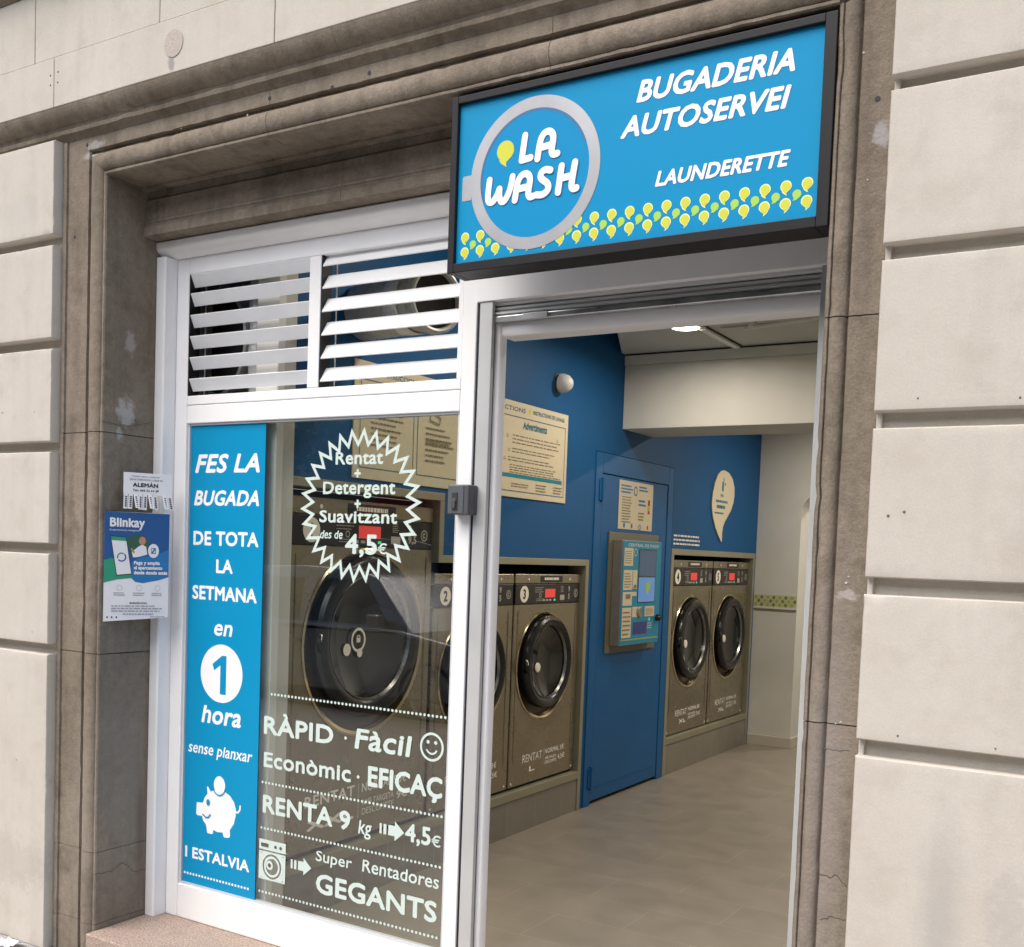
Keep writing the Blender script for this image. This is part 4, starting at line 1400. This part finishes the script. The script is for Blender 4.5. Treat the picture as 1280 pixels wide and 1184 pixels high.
machine('extra large bronze washing machine, number 1, behind the lettered glass', '1', 3.118, 4.078, .258, 1.70, (1.508, 1.628), (3.612, 1.098), .352, txt1, True, ('9,', '9,5'))
machine('bronze washing machine number 2, half hidden behind the aluminium post', '2', 4.098, 4.822, .252, 1.396, (1.235, 1.342), (4.455, .893), .262, txt_small(4.098, 'L', '5', '4,5'))
machine('bronze washing machine number 3 beside the blue door', '3', 4.832, 5.566, .252, 1.396, (1.235, 1.342), (5.172, .893), .262, txt_small(4.832, 'L', '5', '4,5'))
machine('bronze far machine number 4 next to the payment terminal', '4', 6.925, 7.700, .268, 1.502, (1.322, 1.445), (7.31, .915), .292, txt_small(6.945, 'XL', '8', '7,5', .02))
machine('bronze far machine number 5 against the cream partition', '5', 7.712, 8.50, .268, 1.502, (1.322, 1.445), (8.10, .915), .292, txt_small(7.735, 'XL', '8', '7,5', .02))

# blue service door
bd = thing('metal_service_door', 'tall blue metal service door between the machines', 'door', (XW, 6.24, 0))
fr = MB()
fr.box(-2.98, XW+.006, 5.655, 5.742, .001, 2.122).box(-2.98, XW+.006, 6.728, 6.815, .001, 2.122).box(-2.98, XW+.006, 5.7425, 6.7275, 2.002, 2.122)
fr.build('frame', M['bluedoor'], bd, bevel=.003)
MB().box(-2.97, XW+.002, 5.748, 6.722, .022, 1.997).build('leaf', M['bluedoor'], bd, bevel=.004)
for z in (1.90, .17):
    hg = MB()
    hg.lathe([(.009, -.07), (.009, .07)], (XW+.014, 5.73, z), (0, 0, 1), 12)
    hg.box(XW+.006, XW+.012, 5.70, 5.76, z-.06, z+.06)
    hg.build('hinge', M['bluedoor'], bd)
MB().box(XW+.0025, XW+.004, 5.80, 6.66, .10, .103).build('pressed_line', M['bluedoor'], bd)

# payment terminal on the door
kt = thing('payment_terminal', 'blue payment kiosk with a touch screen mounted on the blue door', 'payment terminal', (-2.86, 6.19, .96))
MB().box(XW+.003, -2.892, 5.85, 6.582, .915, 1.658).build('back_plate', M['plateplas'], kt, bevel=.002)
MB().box(-2.891, -2.826, 5.90, 6.482, .962, 1.612).build('housing', M['kioskgrey'], kt, bevel=.004)
KX = -2.8225
fp = MB().box(-2.8255, KX, 5.903, 6.479, .965, 1.609).build('front_panel', M['kiosk'], kt, bevel=.002)
KP = side(KX)
def K(u, v):
    return (5.903+.576*u, 1.609-.644*v)
def krect(ink, u0, u1, v0, v1):
    a, b = K(u0, v0)
    c, d = K(u1, v1)
    return ink.rect(a, c, d, b)
k = Ink(KP, .0008)
krect(k, .40, .86, .075, .60)
k.build('screen_bezel', M['panel'], fp)
k = Ink(KP, .0016)
krect(k, .415, .845, .085, .34)
k.build('screen_upper', M['screen'], fp)
k = Ink(KP, .0016)
krect(k, .415, .845, .35, .59)
k.build('screen_lower', M['screen2'], fp)
k = Ink(KP, .0022)
c_ = K(.66, .455)
k.poly(teardrop(c_[0], c_[1], .085, 0))
k.build('screen_drop', M['green'], fp)
k = Ink(KP, .0012)
for r_ in ((.03, .25, .07, .24), (.03, .25, .28, .47), (.03, .26, .49, .62), (.26, .37, .28, .46), (.26, .37, .49, .53), (.03, .26, .64, .93), (.28, .52, .635, .735), (.60, .86, .635, .735)):
    krect(k, *r_)
k.build('notice_sticker', M['posterc'], fp)
k = Ink(KP, .0018)
rnd = random.Random(9)
for r_ in ((.05, .23, .09, .22), (.05, .23, .30, .45), (.05, .24, .66, .91), (.62, .84, .65, .72)):
    a, b = K(r_[0], r_[3])
    c, d = K(r_[1], r_[2])
    k.lines(a, c, b, d, 6, rnd, .3)
krect(k, .10, .21, .51, .55)
krect(k, .29, .35, .42, .45)
k.build('notice_print', M['posterink'], fp)
k = Ink(KP, .0012)
text(k, 'CENTRAL DE PAGO', K(.12, 0)[0], K(.92, 0)[0], K(0, .055)[1], .019, 'C', 0, .04)
k.lines(K(.68, 0)[0], K(.82, 0)[0], K(0, .86)[1], K(0, .79)[1], 3, rnd, .3)
c_ = K(.73, .765)
k.disc(c_[0], c_[1], .011, seg=16)
k.ring(K(.31, .11)[0], K(.31, .11)[1], .018, .023, 20)
k.build('kiosk_lettering', mat('kiosk_pale_print', (.55, .62, .60), .6), fp)
k = Ink(KP, .0012)
krect(k, .02, .98, .945, .957)
k.build('green_stripe', M['tile_olive'], fp)
k = Ink(KP, .0012)
krect(k, .32, .68, .785, .905)
k.build('small_screen', M['screen3'], fp)
MB().lathe([(.034, 0), (.034, .006), (.026, .010), (0, .010)], (KX+.001, K(.45, 0)[0], K(0, .685)[1]), (1, 0, 0), 24).build('coin_slot', M['kioskgrey'], fp)
k = MB()
k.lathe([(.022, 0), (.022, .02), (.016, .032), (0, .033)], (KX, K(.93, 0)[0], K(0, .755)[1]), (1, 0, 0), 20)
k.build('knob', M['doorblack'], kt, smooth=True)

# A3 notice on the door
DP = side(XW+.0025)
nt2 = thing('door_notice', 'cream notice sheet on the blue door above the payment kiosk', 'notice', (XW, 6.22, 1.68))
ns = MB().box(XW+.0025, XW+.0045, 5.976, 6.48, 1.681, 1.982).build('sheet', M['posterc'], nt2)
NP = side(XW+.0045)
rnd = random.Random(21)
k = Ink(NP, .0008)
k.lines(6.02, 6.16, 1.72, 1.89, 10, rnd, .35)
k.lines(6.26, 6.36, 1.74, 1.80, 3, rnd, .4)
k.build('small_print', M['posterink'], ns)
k = Ink(NP, .0009)
k.lines(6.0, 6.17, 1.90, 1.96, 3, rnd, .5)
k.lines(6.26, 6.38, 1.83, 1.88, 2, rnd, .5)
k.lines(6.26, 6.40, 1.925, 1.965, 2, rnd, .5)
for (y, z) in ((6.06, 1.705), (6.17, 1.705)):
    k.disc(y, z, .013, .016, 16)
k.ring(6.21, 1.925, .018, .026, 24, 0, 360, 1.2)
k.ring(6.29, 1.70, .012, .018, 18)
k.build('blue_print', M['pblue'], ns)
k = Ink(NP, .001)
k.rect(6.405, 6.435, 1.79, 1.88)
k.rect(6.40, 6.42, 1.69, 1.715)
k.build('bottle_print', M['awning'], ns)
k = Ink(NP, .0014)
k.rect(6.41, 6.43, 1.81, 1.845)
k.disc(6.32, 1.755, .012, seg=12)
k.build('yellow_print', M['lime'], ns)

# big instruction board
ib = thing('instruction_board', 'large cream washing instructions board on the blue wall', 'poster', (XW, 4.37, 1.79))
bs = MB().box(XW+.0005, XW+.007, 3.449, 5.286, 1.793, 2.281).build('board', M['posterc'], ib, bevel=.001)
IP = side(XW+.007)
rnd = random.Random(31)
k = Ink(IP, .0008)
text(k, 'INSTRUCCIONS DE RENTAT', 3.62, 4.10, 2.232, .022, 'I', 0, .03)
text(k, 'INSTRUCTIONS', 4.42, 4.82, 2.232, .022, 'I', 0, .03)
text(k, 'INSTRUCTIONS DE LAVAGE', 4.90, 5.24, 2.236, .021, 'I', 0, .03)
text(k, 'Advertiments', 4.80, 5.05, 2.150, .038, 'A', 0, .05)
for (a0, a1, b0, b1) in ((3.49, 3.86, 1.84, 2.205), (3.89, 4.21, 1.84, 2.205), (4.24, 5.255, 1.825, 2.205)):
    for (p, q_) in (((a0, b0), (a1, b0)), ((a1, b0), (a1, b1)), ((a1, b1), (a0, b1)), ((a0, b1), (a0, b0))):
        k.stroke([p, q_], .004)
k.build('heading_lettering', M['posterblue'], bs)
k = Ink(IP, .0008)
k.lines(4.70, 5.20, 2.065, 2.12, 3, rnd, .3, .15)
k.lines(4.70, 5.15, 2.02, 2.05, 2, rnd, .3, .4)
k.lines(4.66, 5.15, 1.975, 2.005, 2, rnd, .3, .4)
k.lines(4.68, 5.22, 1.915, 1.965, 4, rnd, .3, .2)
k.lines(4.70, 4.90, 1.845, 1.87, 2, rnd, .35)
k.lines(4.95, 5.08, 1.835, 1.88, 3, rnd, .35)
k.lines(5.14, 5.24, 1.835, 1.88, 3, rnd, .35)
k.lines(3.56, 3.80, 1.93, 2.07, 6, rnd, .3, .3)
k.lines(3.95, 4.18, 1.90, 2.07, 7, rnd, .3, .4)
k.lines(3.95, 4.17, 1.985, 2.01, 2, rnd, .55, .2)
k.lines(4.30, 4.6, 1.86, 2.15, 12, rnd, .3, .3)
k.ring(3.66, 2.12, .035, .043, 24).ring(3.76, 2.12, .035, .043, 24).ring(3.69, 2.115, .012, .018, 16)
k.stroke([(3.98, 2.16), (3.98, 2.09), (4.05, 2.08), (4.06, 2.11), (4.01, 2.125)], .006)
k.build('small_print', M['posterink'], bs)
k = Ink(IP, .0007)
k.rect(4.26, 5.235, 1.893, 1.913)
k.rect(3.52, 3.56, 2.155, 2.185).rect(3.58, 3.62, 2.155, 2.185)
k.build('teal_band', M['teal'], bs)
k = Ink(IP, .0009)
k.poly(teardrop(4.865, 2.245, .03, 0))
k.build('drop_mark', M['lime'], bs)
k = Ink(IP, .0009)
for (y, z) in ((4.65, 2.10), (5.17, 2.125), (4.67, 2.03), (4.63, 1.985)):
    k.ring(y, z, .008, .012, 3, 90, 450)
k.build('warning_mark', M['posterink'], bs)

# white drop-shaped board and three printed lines
dp = thing('drop_board', 'cream drop-shaped board with a curled tail on the blue wall', 'wall sign', (XW, 7.75, 1.65))
PD = side(XW+.001)
# outline in photo proportion: head up, tail curling down right
out = [(7.757, 2.189), (7.85, 2.178), (7.94, 2.135), (7.985, 2.075), (7.992, 2.015), (7.975, 1.955), (7.93, 1.895), (7.87, 1.85), (7.81, 1.805), (7.775, 1.765), (7.76, 1.715), (7.765, 1.66), (7.755, 1.647), (7.70, 1.685), (7.62, 1.75), (7.555, 1.83), (7.522, 1.91), (7.53, 1.99), (7.565, 2.075), (7.625, 2.145), (7.69, 2.180)]
db = MB().prism(out, lambda u, v, t: (t, u, v), XW+.0005, XW+.012).build('board', M['posterc'], dp, bevel=.002)
k = Ink(side(XW+.012), .0008)
k.rect(7.715, 7.75, 2.03, 2.10).rect(7.77, 7.79, 2.075, 2.095).rect(7.74, 7.755, 2.10, 2.13)
textw(k, 'PER', 7.72, 1.985, .022, 'P', .04, 1.3, True)
k.lines(7.60, 7.90, 1.935, 1.965, 1, rnd, .6)
k.lines(7.62, 7.84, 1.89, 1.925, 1, rnd, .7)
k.lines(7.58, 7.80, 1.85, 1.88, 1, rnd, .4)
k.build('print', M['posterblue'], db)
wl = Ink(side(XW+.001), .0006)
wl.lines(6.86, 7.345, 1.60, 1.685, 3, random.Random(2), .42, .05)
tag(wl.build('wall_lettering', M['badge']), 'three lines of small white print above the far machines', 'wall lettering')
# small shell-shaped fitting
sv = thing('wall_fitting', 'small white shell-shaped fitting high on the blue wall', 'wall fitting', (XW, 5.16, 2.44))
MB().lathe([(.02, 0), (.050, .004), (.052, .024), (.044, .052), (.026, .072), (0, .080)], (XW+.0105, 5.162, 2.442), (1, .12, -.1), 28).build('cover', M['pvc'], sv, smooth=True)
MB().lathe([(.055, 0), (.054, .006), (.0, .0061)], (XW+.0005, 5.162, 2.442), (1, 0, 0), 28).build('base_plate', M['keygrey'], sv)

# beam, partition with arch, corridor
be = thing('ceiling_beam', 'deep cream plaster beam crossing the laundry under the ceiling', 'beam', (-.6, 6.2, 2.29))
MB().box(XW, 1.6, 5.99, 6.44, 2.289, 2.6735).build('beam_body', M['cream'], be, bevel=.004)
MB().box(XW-.0, 1.6, 5.982, 6.45, 2.674, 2.7325).build('beam_lip', M['cream'], be, bevel=.003)
MB().box(XW, 1.6, 5.998, 6.44, 2.7325, 2.7415).build('shadow_gap', M['ink'], be)
pw = thing('partition_wall', 'cream partition with a low arch and a green patterned tile border', 'wall', (-2.7, 8.65, 0))
xa, xb = -2.545, -1.30
# arch opening from xa to xb, springing at 1.93
ap = [(XW+.001, 0.001), (xa, 0.001), (xa, 1.93)] + [((xa+xb)/2-(xb-xa)/2*math.cos(R(180*k/24)), 1.93+.26*math.sin(R(180*k/24))) for k in range(1, 24)] + [(xb, 1.93), (xb, .001), (1.6, .001), (1.6, 2.741), (XW+.001, 2.741)]
MB().prism(ap, lambda u, v, t: (u, t, v), 8.601, 8.95).build('wall_body', M['cream'], pw)
MB().box(XW+.001, xa+.004, 8.588, 8.6005, .0, .085).box(xa+.0005, xa+.012, 8.6015, 8.949, .0, .085).build('skirting', mat('pale_skirting', (.50, .46, .37), .5), pw, bevel=.002)
MB().box(XW+.0005, xa, 8.594, 8.6005, 1.145, 1.245).build('border_tile', mat('border_pale', (.50, .50, .30), .5), pw)
MB().box(XW+.0005, xa+.003, 8.588, 8.6005, 1.130, 1.1445).build('border_ledge', M['cream'], pw, bevel=.002)
k = Ink(front(8.594), .0008)
k2 = Ink(front(8.594), .0016)
x = XW+.02
i = 0
while x < xa-.02:
    for (dx, dz) in ((0, .03), (0, -.03), (.025, 0)):
        (k if (i+int(dz*100)) % 2 else k2).poly([(x+dx+.016*math.cos(R(90*q_)), 1.195+dz+.018*math.sin(R(90*q_))) for q_ in range(4)])
    x += .05
    i += 1
k.build('border_pattern', M['tile_olive'], pw)
k2.build('border_pattern_dark', M['tile_green'], pw)
cb = thing('corridor_wall', 'dim cream corridor wall seen through the arch with dark skirting', 'wall', (-1.8, 10.4, 0))
MB().box(-3.6, 1.6, 10.4, 10.5, .001, 2.741).box(-3.6, -3.0, 8.96, 10.3995, .001, 2.741).build('wall_body', M['cream'], cb)
MB().box(-2.995, 1.6, 10.388, 10.3995, .001, .12).build('skirting', M['skirt'], cb)
MB().box(-2.99, 1.6, 10.394, 10.3995, 1.145, 1.245).build('border_tile', M['tile_olive'], cb)
MB().box(-2.75, -2.2, 10.25, 10.387, .12, 1.02).build('cabinet', mat('dim_cabinet', (.12, .11, .09), .5), cb, bevel=.004)

rw = thing('side_wall', 'plain cream wall on the right side of the laundry', 'wall', (.8, 6, 0))
MB().box(.9, 1.0, 3.2, 8.6, .001, 3.0995).build('wall_body', M['cream'], rw)
fwm = thing('front_wall_lining', 'plain inside face of the shop front wall', 'wall', (0, 3.2, 0))
MB().box(-.60, .9, 3.2, 3.25, .001, 3.0995).build('wall_body', M['cream'], fwm)

# ceiling lights: flush round downlights; one visible, the unseen others added to brighten the room
lg = 'round ceiling downlights'
for i, (x, y) in enumerate(((-2.255, 5.365), (-.9, 5.365), (-2.1, 3.95), (-.75, 3.95), (-1.75, 7.7), (-.7, 7.7), (-1.9, 9.7))):
    lab = 'lit round downlight in the ceiling just in front of the cream beam' if i == 0 else 'added round ceiling downlight out of view, brightening the laundry'
    zc_ = 3.10 if y < 4.5 else 2.742
    t = thing('ceiling_light', lab, 'ceiling light', (x, y, zc_), lg)
    MB().lathe([(.088, 0), (.086, -.010), (.074, -.013), (.074, -.006), (.0, -.006)], (x, y, zc_-.0005), (0, 0, 1), 32).build('trim_ring', M['lampcore'], t, smooth=True)
    MB().lathe([(.0, -.0075), (.073, -.0075)], (x, y, zc_-.0005), (0, 0, 1), 32, False).build('diffuser', M['lampglow'], t)
    l = bpy.data.lights.new('downlight', 'AREA')
    l.shape = 'DISK'
    l.size = .14
    l.energy = 6.2 if y < 6 else 13
    l.color = (1, .91, .79)
    l.spread = R(170)
    lo = bpy.data.objects.new('lamp_light', l)
    col.objects.link(lo)
    lo.parent = t
    lo.location = (0, 0, -.02)
tr = thing('ceiling_rail', 'slim grey rail along the ceiling beside the downlight', 'ceiling rail', (-2.18, 5.7, 2.73))
MB().box(-2.20, -2.165, 5.42, 5.96, 2.722, 2.7415).build('rail', M['lampcore'], tr, bevel=.002)
MB().box(-2.164, -2.156, 5.42, 5.96, 2.734, 2.7416).build('slot', M['ink'], tr)
cb2 = thing('ceiling_bracket', 'thin white pipe on a bracket under the ceiling near the right jamb', 'bracket', (-1.75, 5.3, 2.7))
MB().tube([(-1.93, 5.36, 2.70), (-1.45, 5.30, 2.715)], .010, 10).build('pipe', M['pvc'], cb2, smooth=True)
MB().box(-1.90, -1.87, 5.33, 5.38, 2.70, 2.7415).build('bracket', M['pvc'], cb2)
cp_ = thing('ceiling_hatch', 'shallow raised panel in the ceiling near the right jamb', 'ceiling panel', (-1.75, 5.6, 2.73))
MB().box(-2.10, -1.5, 5.46, 5.55, 2.731, 2.7415).build('panel', M['ceiling'], cp_, bevel=.002)

# exhaust ducts and pipes behind the louvres
d1 = thing('exhaust_duct', 'silver spiral exhaust duct with a dark mouth behind the right louvre', 'duct', (-2.5, 3.4, 2.44))
cen = Vector((-2.43, 3.36, 2.455))
ax = Vector((1, -.28, -.04)).normalized()
body = MB()
prof = []
for i in range(30):
    h = -.50+.50*i/29
    prof.append((.112+(.0035 if i % 3 == 0 else 0), h))
body.lathe(prof, cen, ax, 36, False)
body.build('pipe', M['duct'], d1, smooth=True)
MB().lathe([(.122, -.05), (.128, -.03), (.126, 0), (.117, .004), (.108, 0), (.104, -.03)], cen, ax, 36, False).build('collar', M['duct'], d1, smooth=True)
MB().lathe([(.108, -.02), (.0, -.021)], cen, ax, 32).build('mouth', M['ductshade'], d1)  # flat black disc painting the dark inside of the pipe
MB().lathe([(.1165, -.20), (.119, -.19), (.119, -.12), (.1165, -.11)], cen, ax, 36, False).build('foil_band', M['foil'], d1, smooth=True)
d2 = thing('exhaust_duct', 'wide black mouthed exhaust duct behind the left louvre', 'duct', (-3.42, 3.25, 2.3))
MB().lathe([(.205, .25), (.207, .02), (.212, 0), (.20, -.004), (.195, .02)], (-3.36, 3.14, 2.31), (0.25, 1, 0), 40, False).build('pipe', M['duct'], d2, smooth=True)
MB().lathe([(.20, .012), (0, .0125)], (-3.36, 3.14, 2.31), (.25, 1, 0), 36).build('mouth', M['ductshade'], d2)  # black disc in place of the unlit duct interior
MB().box(-3.6, -2.92, 3.40, 3.44, 2.0, 2.741).build('duct_board', M['galv'], d2)
d3 = thing('foil_pipe', 'upright pipe wrapped in crinkled silver foil behind the left louvre', 'pipe', (-3.12, 3.1, 2.05))
MB().tube([(-3.115, 3.12, 1.85+.08*i) for i in range(12)], [.036+.004*((i*7) % 3) for i in range(12)], 20).build('foil_wrap', M['foil'], d3, smooth=True)
d4 = thing('white_pipe', 'upright white plastic pipe behind the left louvre beside the foil pipe', 'pipe', (-3.03, 3.1, 2.05))
MB().tube([(-3.025, 3.11, 1.85), (-3.025, 3.11, 2.72)], .040, 20).build('pipe', M['pvc'], d4, smooth=True)
MB().box(-3.42, -2.93, 3.2, 3.35, 2.03, 2.06).build('shelf_board', M['cream'], d4)

# ================================================================== STREET BEHIND THE CAMERA (seen mirrored in the glass)
def car(label, x0, x1, y0, y1, zg, paint, roof=1.62, cat='car'):
    t = thing('parked_car', label, cat, ((x0+x1)/2, (y0+y1)/2, zg), 'cars parked along the kerb')
    Lc = x1-x0
    def X(u): return x0+Lc*u
    Wc = y1-y0
    def sec(pts, inset0, inset1):
        pass
    body = [(0, .42), (.01, .62), (.05, .80), (.24, .93), (.26, .95), (.93, .99), (.985, .90), (1, .62), (.995, .36), (.90, .26), (.10, .26), (.02, .30)]
    b = MB()
    b.prism([(X(u), zg+v) for u, v in body], lambda u, v, q_: (u, q_, v), y0, y1)
    b.build('body', paint, t, bevel=.06, smooth=True, seg=4)
    cabin = [(.235, .93), (.36, roof-.10), (.42, roof-.02), (.60, roof), (.82, roof-.04), (.88, roof-.10), (.955, .97)]
    n_ = len(cabin)
    vs = []
    for (yy, ins) in ((y0, 1), (y1, -1)):
        for (u, v) in cabin:
            k_ = (v-.93)/(roof-.93)
            vs.append((X(u), yy+ins*(.05+.17*k_), zg+v))
    fs = [(i_, i_+1, n_+i_+1, n_+i_) for i_ in range(n_-1)]+[tuple(range(n_)), tuple(range(n_, 2*n_))]
    MB().add(vs, fs).build('cabin', paint, t, bevel=.03, smooth=True, seg=3)
    def yin(v, sgn):
        k_ = (v-.93)/(roof-.93)
        base = y0 if sgn > 0 else y1
        return base+sgn*(.05+.17*k_-.004)
    for sgn in (1, -1):
        for (ua, ub, va, vb, uc, ud) in ((.30, .555, .98, roof-.12, .545, .395), (.575, .80, .98, roof-.13, .785, .585), (.815, .915, 1.0, roof-.16, .855, .80)):
            w_ = MB()
            w_.add([(X(ua), yin(va, sgn), zg+va), (X(ub), yin(va, sgn), zg+va), (X(uc), yin(vb, sgn), zg+vb), (X(ud), yin(vb, sgn), zg+vb)], [(0, 1, 2, 3)])
            w_.build('window', M['carglass'], t)
    ws = MB()
    ws.add([(X(.246)-.006, y0+.12, zg+.96), (X(.246)-.006, y1-.12, zg+.96), (X(.352)-.006, y1-.26, zg+roof-.13), (X(.352)-.006, y0+.26, zg+roof-.13)], [(0, 1, 2, 3)])
    ws.build('windscreen', M['carglass'], t)
    rwn = MB()
    rwn.add([(X(.95)+.012, y0+.14, zg+1.02), (X(.95)+.012, y1-.14, zg+1.02), (X(.892)+.012, y1-.28, zg+roof-.14), (X(.892)+.012, y0+.28, zg+roof-.14)], [(0, 1, 2, 3)])
    rwn.build('rear_window', M['carglass'], t)
    for u in (.18, .80):
        for (yy, s_) in ((y0, -1), (y1, 1)):
            wo = MB().lathe([(.20, -.10), (.31, -.11), (.325, -.06), (.325, .06), (.31, .015), (.22, .02)], (X(u), yy-s_*.02, zg+.325), (0, s_, 0), 32, False).build('wheel', M['tyre'], t, smooth=True)
            MB().lathe([(.22, .012), (.20, .0), (.06, .016), (0, .016)], (X(u), yy-s_*.02, zg+.325), (0, s_, 0), 24, False).build('rim', M['galv'], wo)
    for (yy) in (y0+.1, y1-.4):
        MB().box(X(0)-.01, X(.03), yy, yy+.3, zg+.62, zg+.74).build('headlight', M['galv'], t, bevel=.02)
        MB().box(X(.97), X(1)+.012, yy+.05, yy+.2, zg+.66, zg+.88).build('tail_light', M['awning'], t, bevel=.02)
    for (yy) in (y0-.14, y1+.02):
        MB().box(X(.30), X(.335), yy, yy+.12, zg+.98, zg+1.1).build('wing_mirror', paint, t, bevel=.02)
    return t
car('silver parked car at the near kerb, mirrored in the shop window', -5.3, -9.7, -4.25, -2.55, -.25, M['carsilver'], 1.55)
car('dark tall car parked across the street, mirrored above the silver one', -15.0, -10.0, -10.4, -8.6, -.25, M['carpaint'], 1.95)
car('small silver car at the near kerb, nearest the doorway', -.2, -4.4, -4.25, -2.55, -.25, M['carsilver'], 1.5)

ob = thing('opposite_building', 'tall ochre apartment building across the street, mirrored in the glass', 'building', (-4, -19, 0))
MB().box(-40, 30, -30, -19.2, -.3, 12).build('wall', M['facade2'], ob)
for fl_ in range(3):
    for i in range(22):
        x = -38+3.1*i
        z = 4.4+3.1*fl_-.7
        if -26 < x < 16:
            wo = MB().box(x, x+1.3, -19.19, -19.12, z, z+2.1).build('window', M['window2'], ob)
for i in range(9):
    x = -30+4.2*i
    MB().box(x, x+3.2, -19.19, -19.1, .1, 2.7).build('shop_opening', M['window2'], ob)
aw = thing('shop_awning', 'red cloth awning on the building across the street', 'awning', (-16, -18.6, 2.8))
MB().prism([(-19.05, 3.2), (-17.6, 2.6), (-17.6, 2.35), (-17.62, 2.35), (-17.62, 2.58), (-19.05, 3.18)], fx, -19.5, -14.0).build('cloth', M['awning'], aw)

def tree(x, y, h, label, seed):
    rn = random.Random(seed)
    t = thing('street_tree', label, 'tree', (x, y, -.2), 'street trees across the road')
    tk = MB()
    tk.tube([(x, y, -.3), (x+.05, y, 1.2), (x-.05, y+.05, 2.6), (x+.08, y, h*.55)], [.24, .19, .16, .10], 12)
    for k_ in range(7):
        a = k_*.9+rn.random()
        z = 2.6+rn.random()*1.2
        p0 = Vector((x, y, z))
        p1 = p0+Vector((math.cos(a)*1.0, math.sin(a)*1.0, 1.2))
        p2 = p1+Vector((math.cos(a)*.9, math.sin(a)*.9, 1.1))
        tk.tube([p0, p1, p2], [.08, .05, .02], 8)
    tk.build('trunk', M['bark'], t, smooth=True)
    cr = MB()
    cl = [(x+rn.gauss(0, 1.5), y+rn.gauss(0, 1.3), h*.66+rn.gauss(0, h*.16), rn.uniform(.5, 1.1)) for _ in range(34)]
    for (cx_, cy_, cz_, r_) in cl:
        for _ in range(90):
            d_ = Vector((rn.gauss(0, 1), rn.gauss(0, 1), rn.gauss(0, .8)))
            d_ = d_.normalized()*r_*(rn.random()**.4)
            c_ = Vector((cx_, cy_, cz_))+d_
            u_ = Vector((rn.gauss(0, 1), rn.gauss(0, 1), rn.gauss(0, 1))).normalized()*.11
            v_ = u_.cross(Vector((rn.gauss(0, 1), rn.gauss(0, 1), rn.gauss(0, 1)))).normalized()*.09
            cr.add([c_-u_, c_+v_, c_+u_, c_-v_], [(0, 1, 2, 3)])
    me = bpy.data.meshes.new('crown')
    me.from_pydata(cr.v, [], cr.f)
    me.materials.append(M['leaf'])
    o = bpy.data.objects.new('crown', me)
    col.objects.link(o)
    o.parent = t
    o.matrix_parent_inverse = Matrix.Translation(-Vector(t.location))
for i, (x, y, h) in enumerate(((-13.5, -14.5, 8.5), (-19.5, -14.6, 8), (-8, -14.6, 8))):
    tree(x, y, h, ('leafy street tree, nearest the awning across the road', 'leafy street tree, farthest left across the road', 'leafy street tree right of the awning across the road')[i], 40+i)
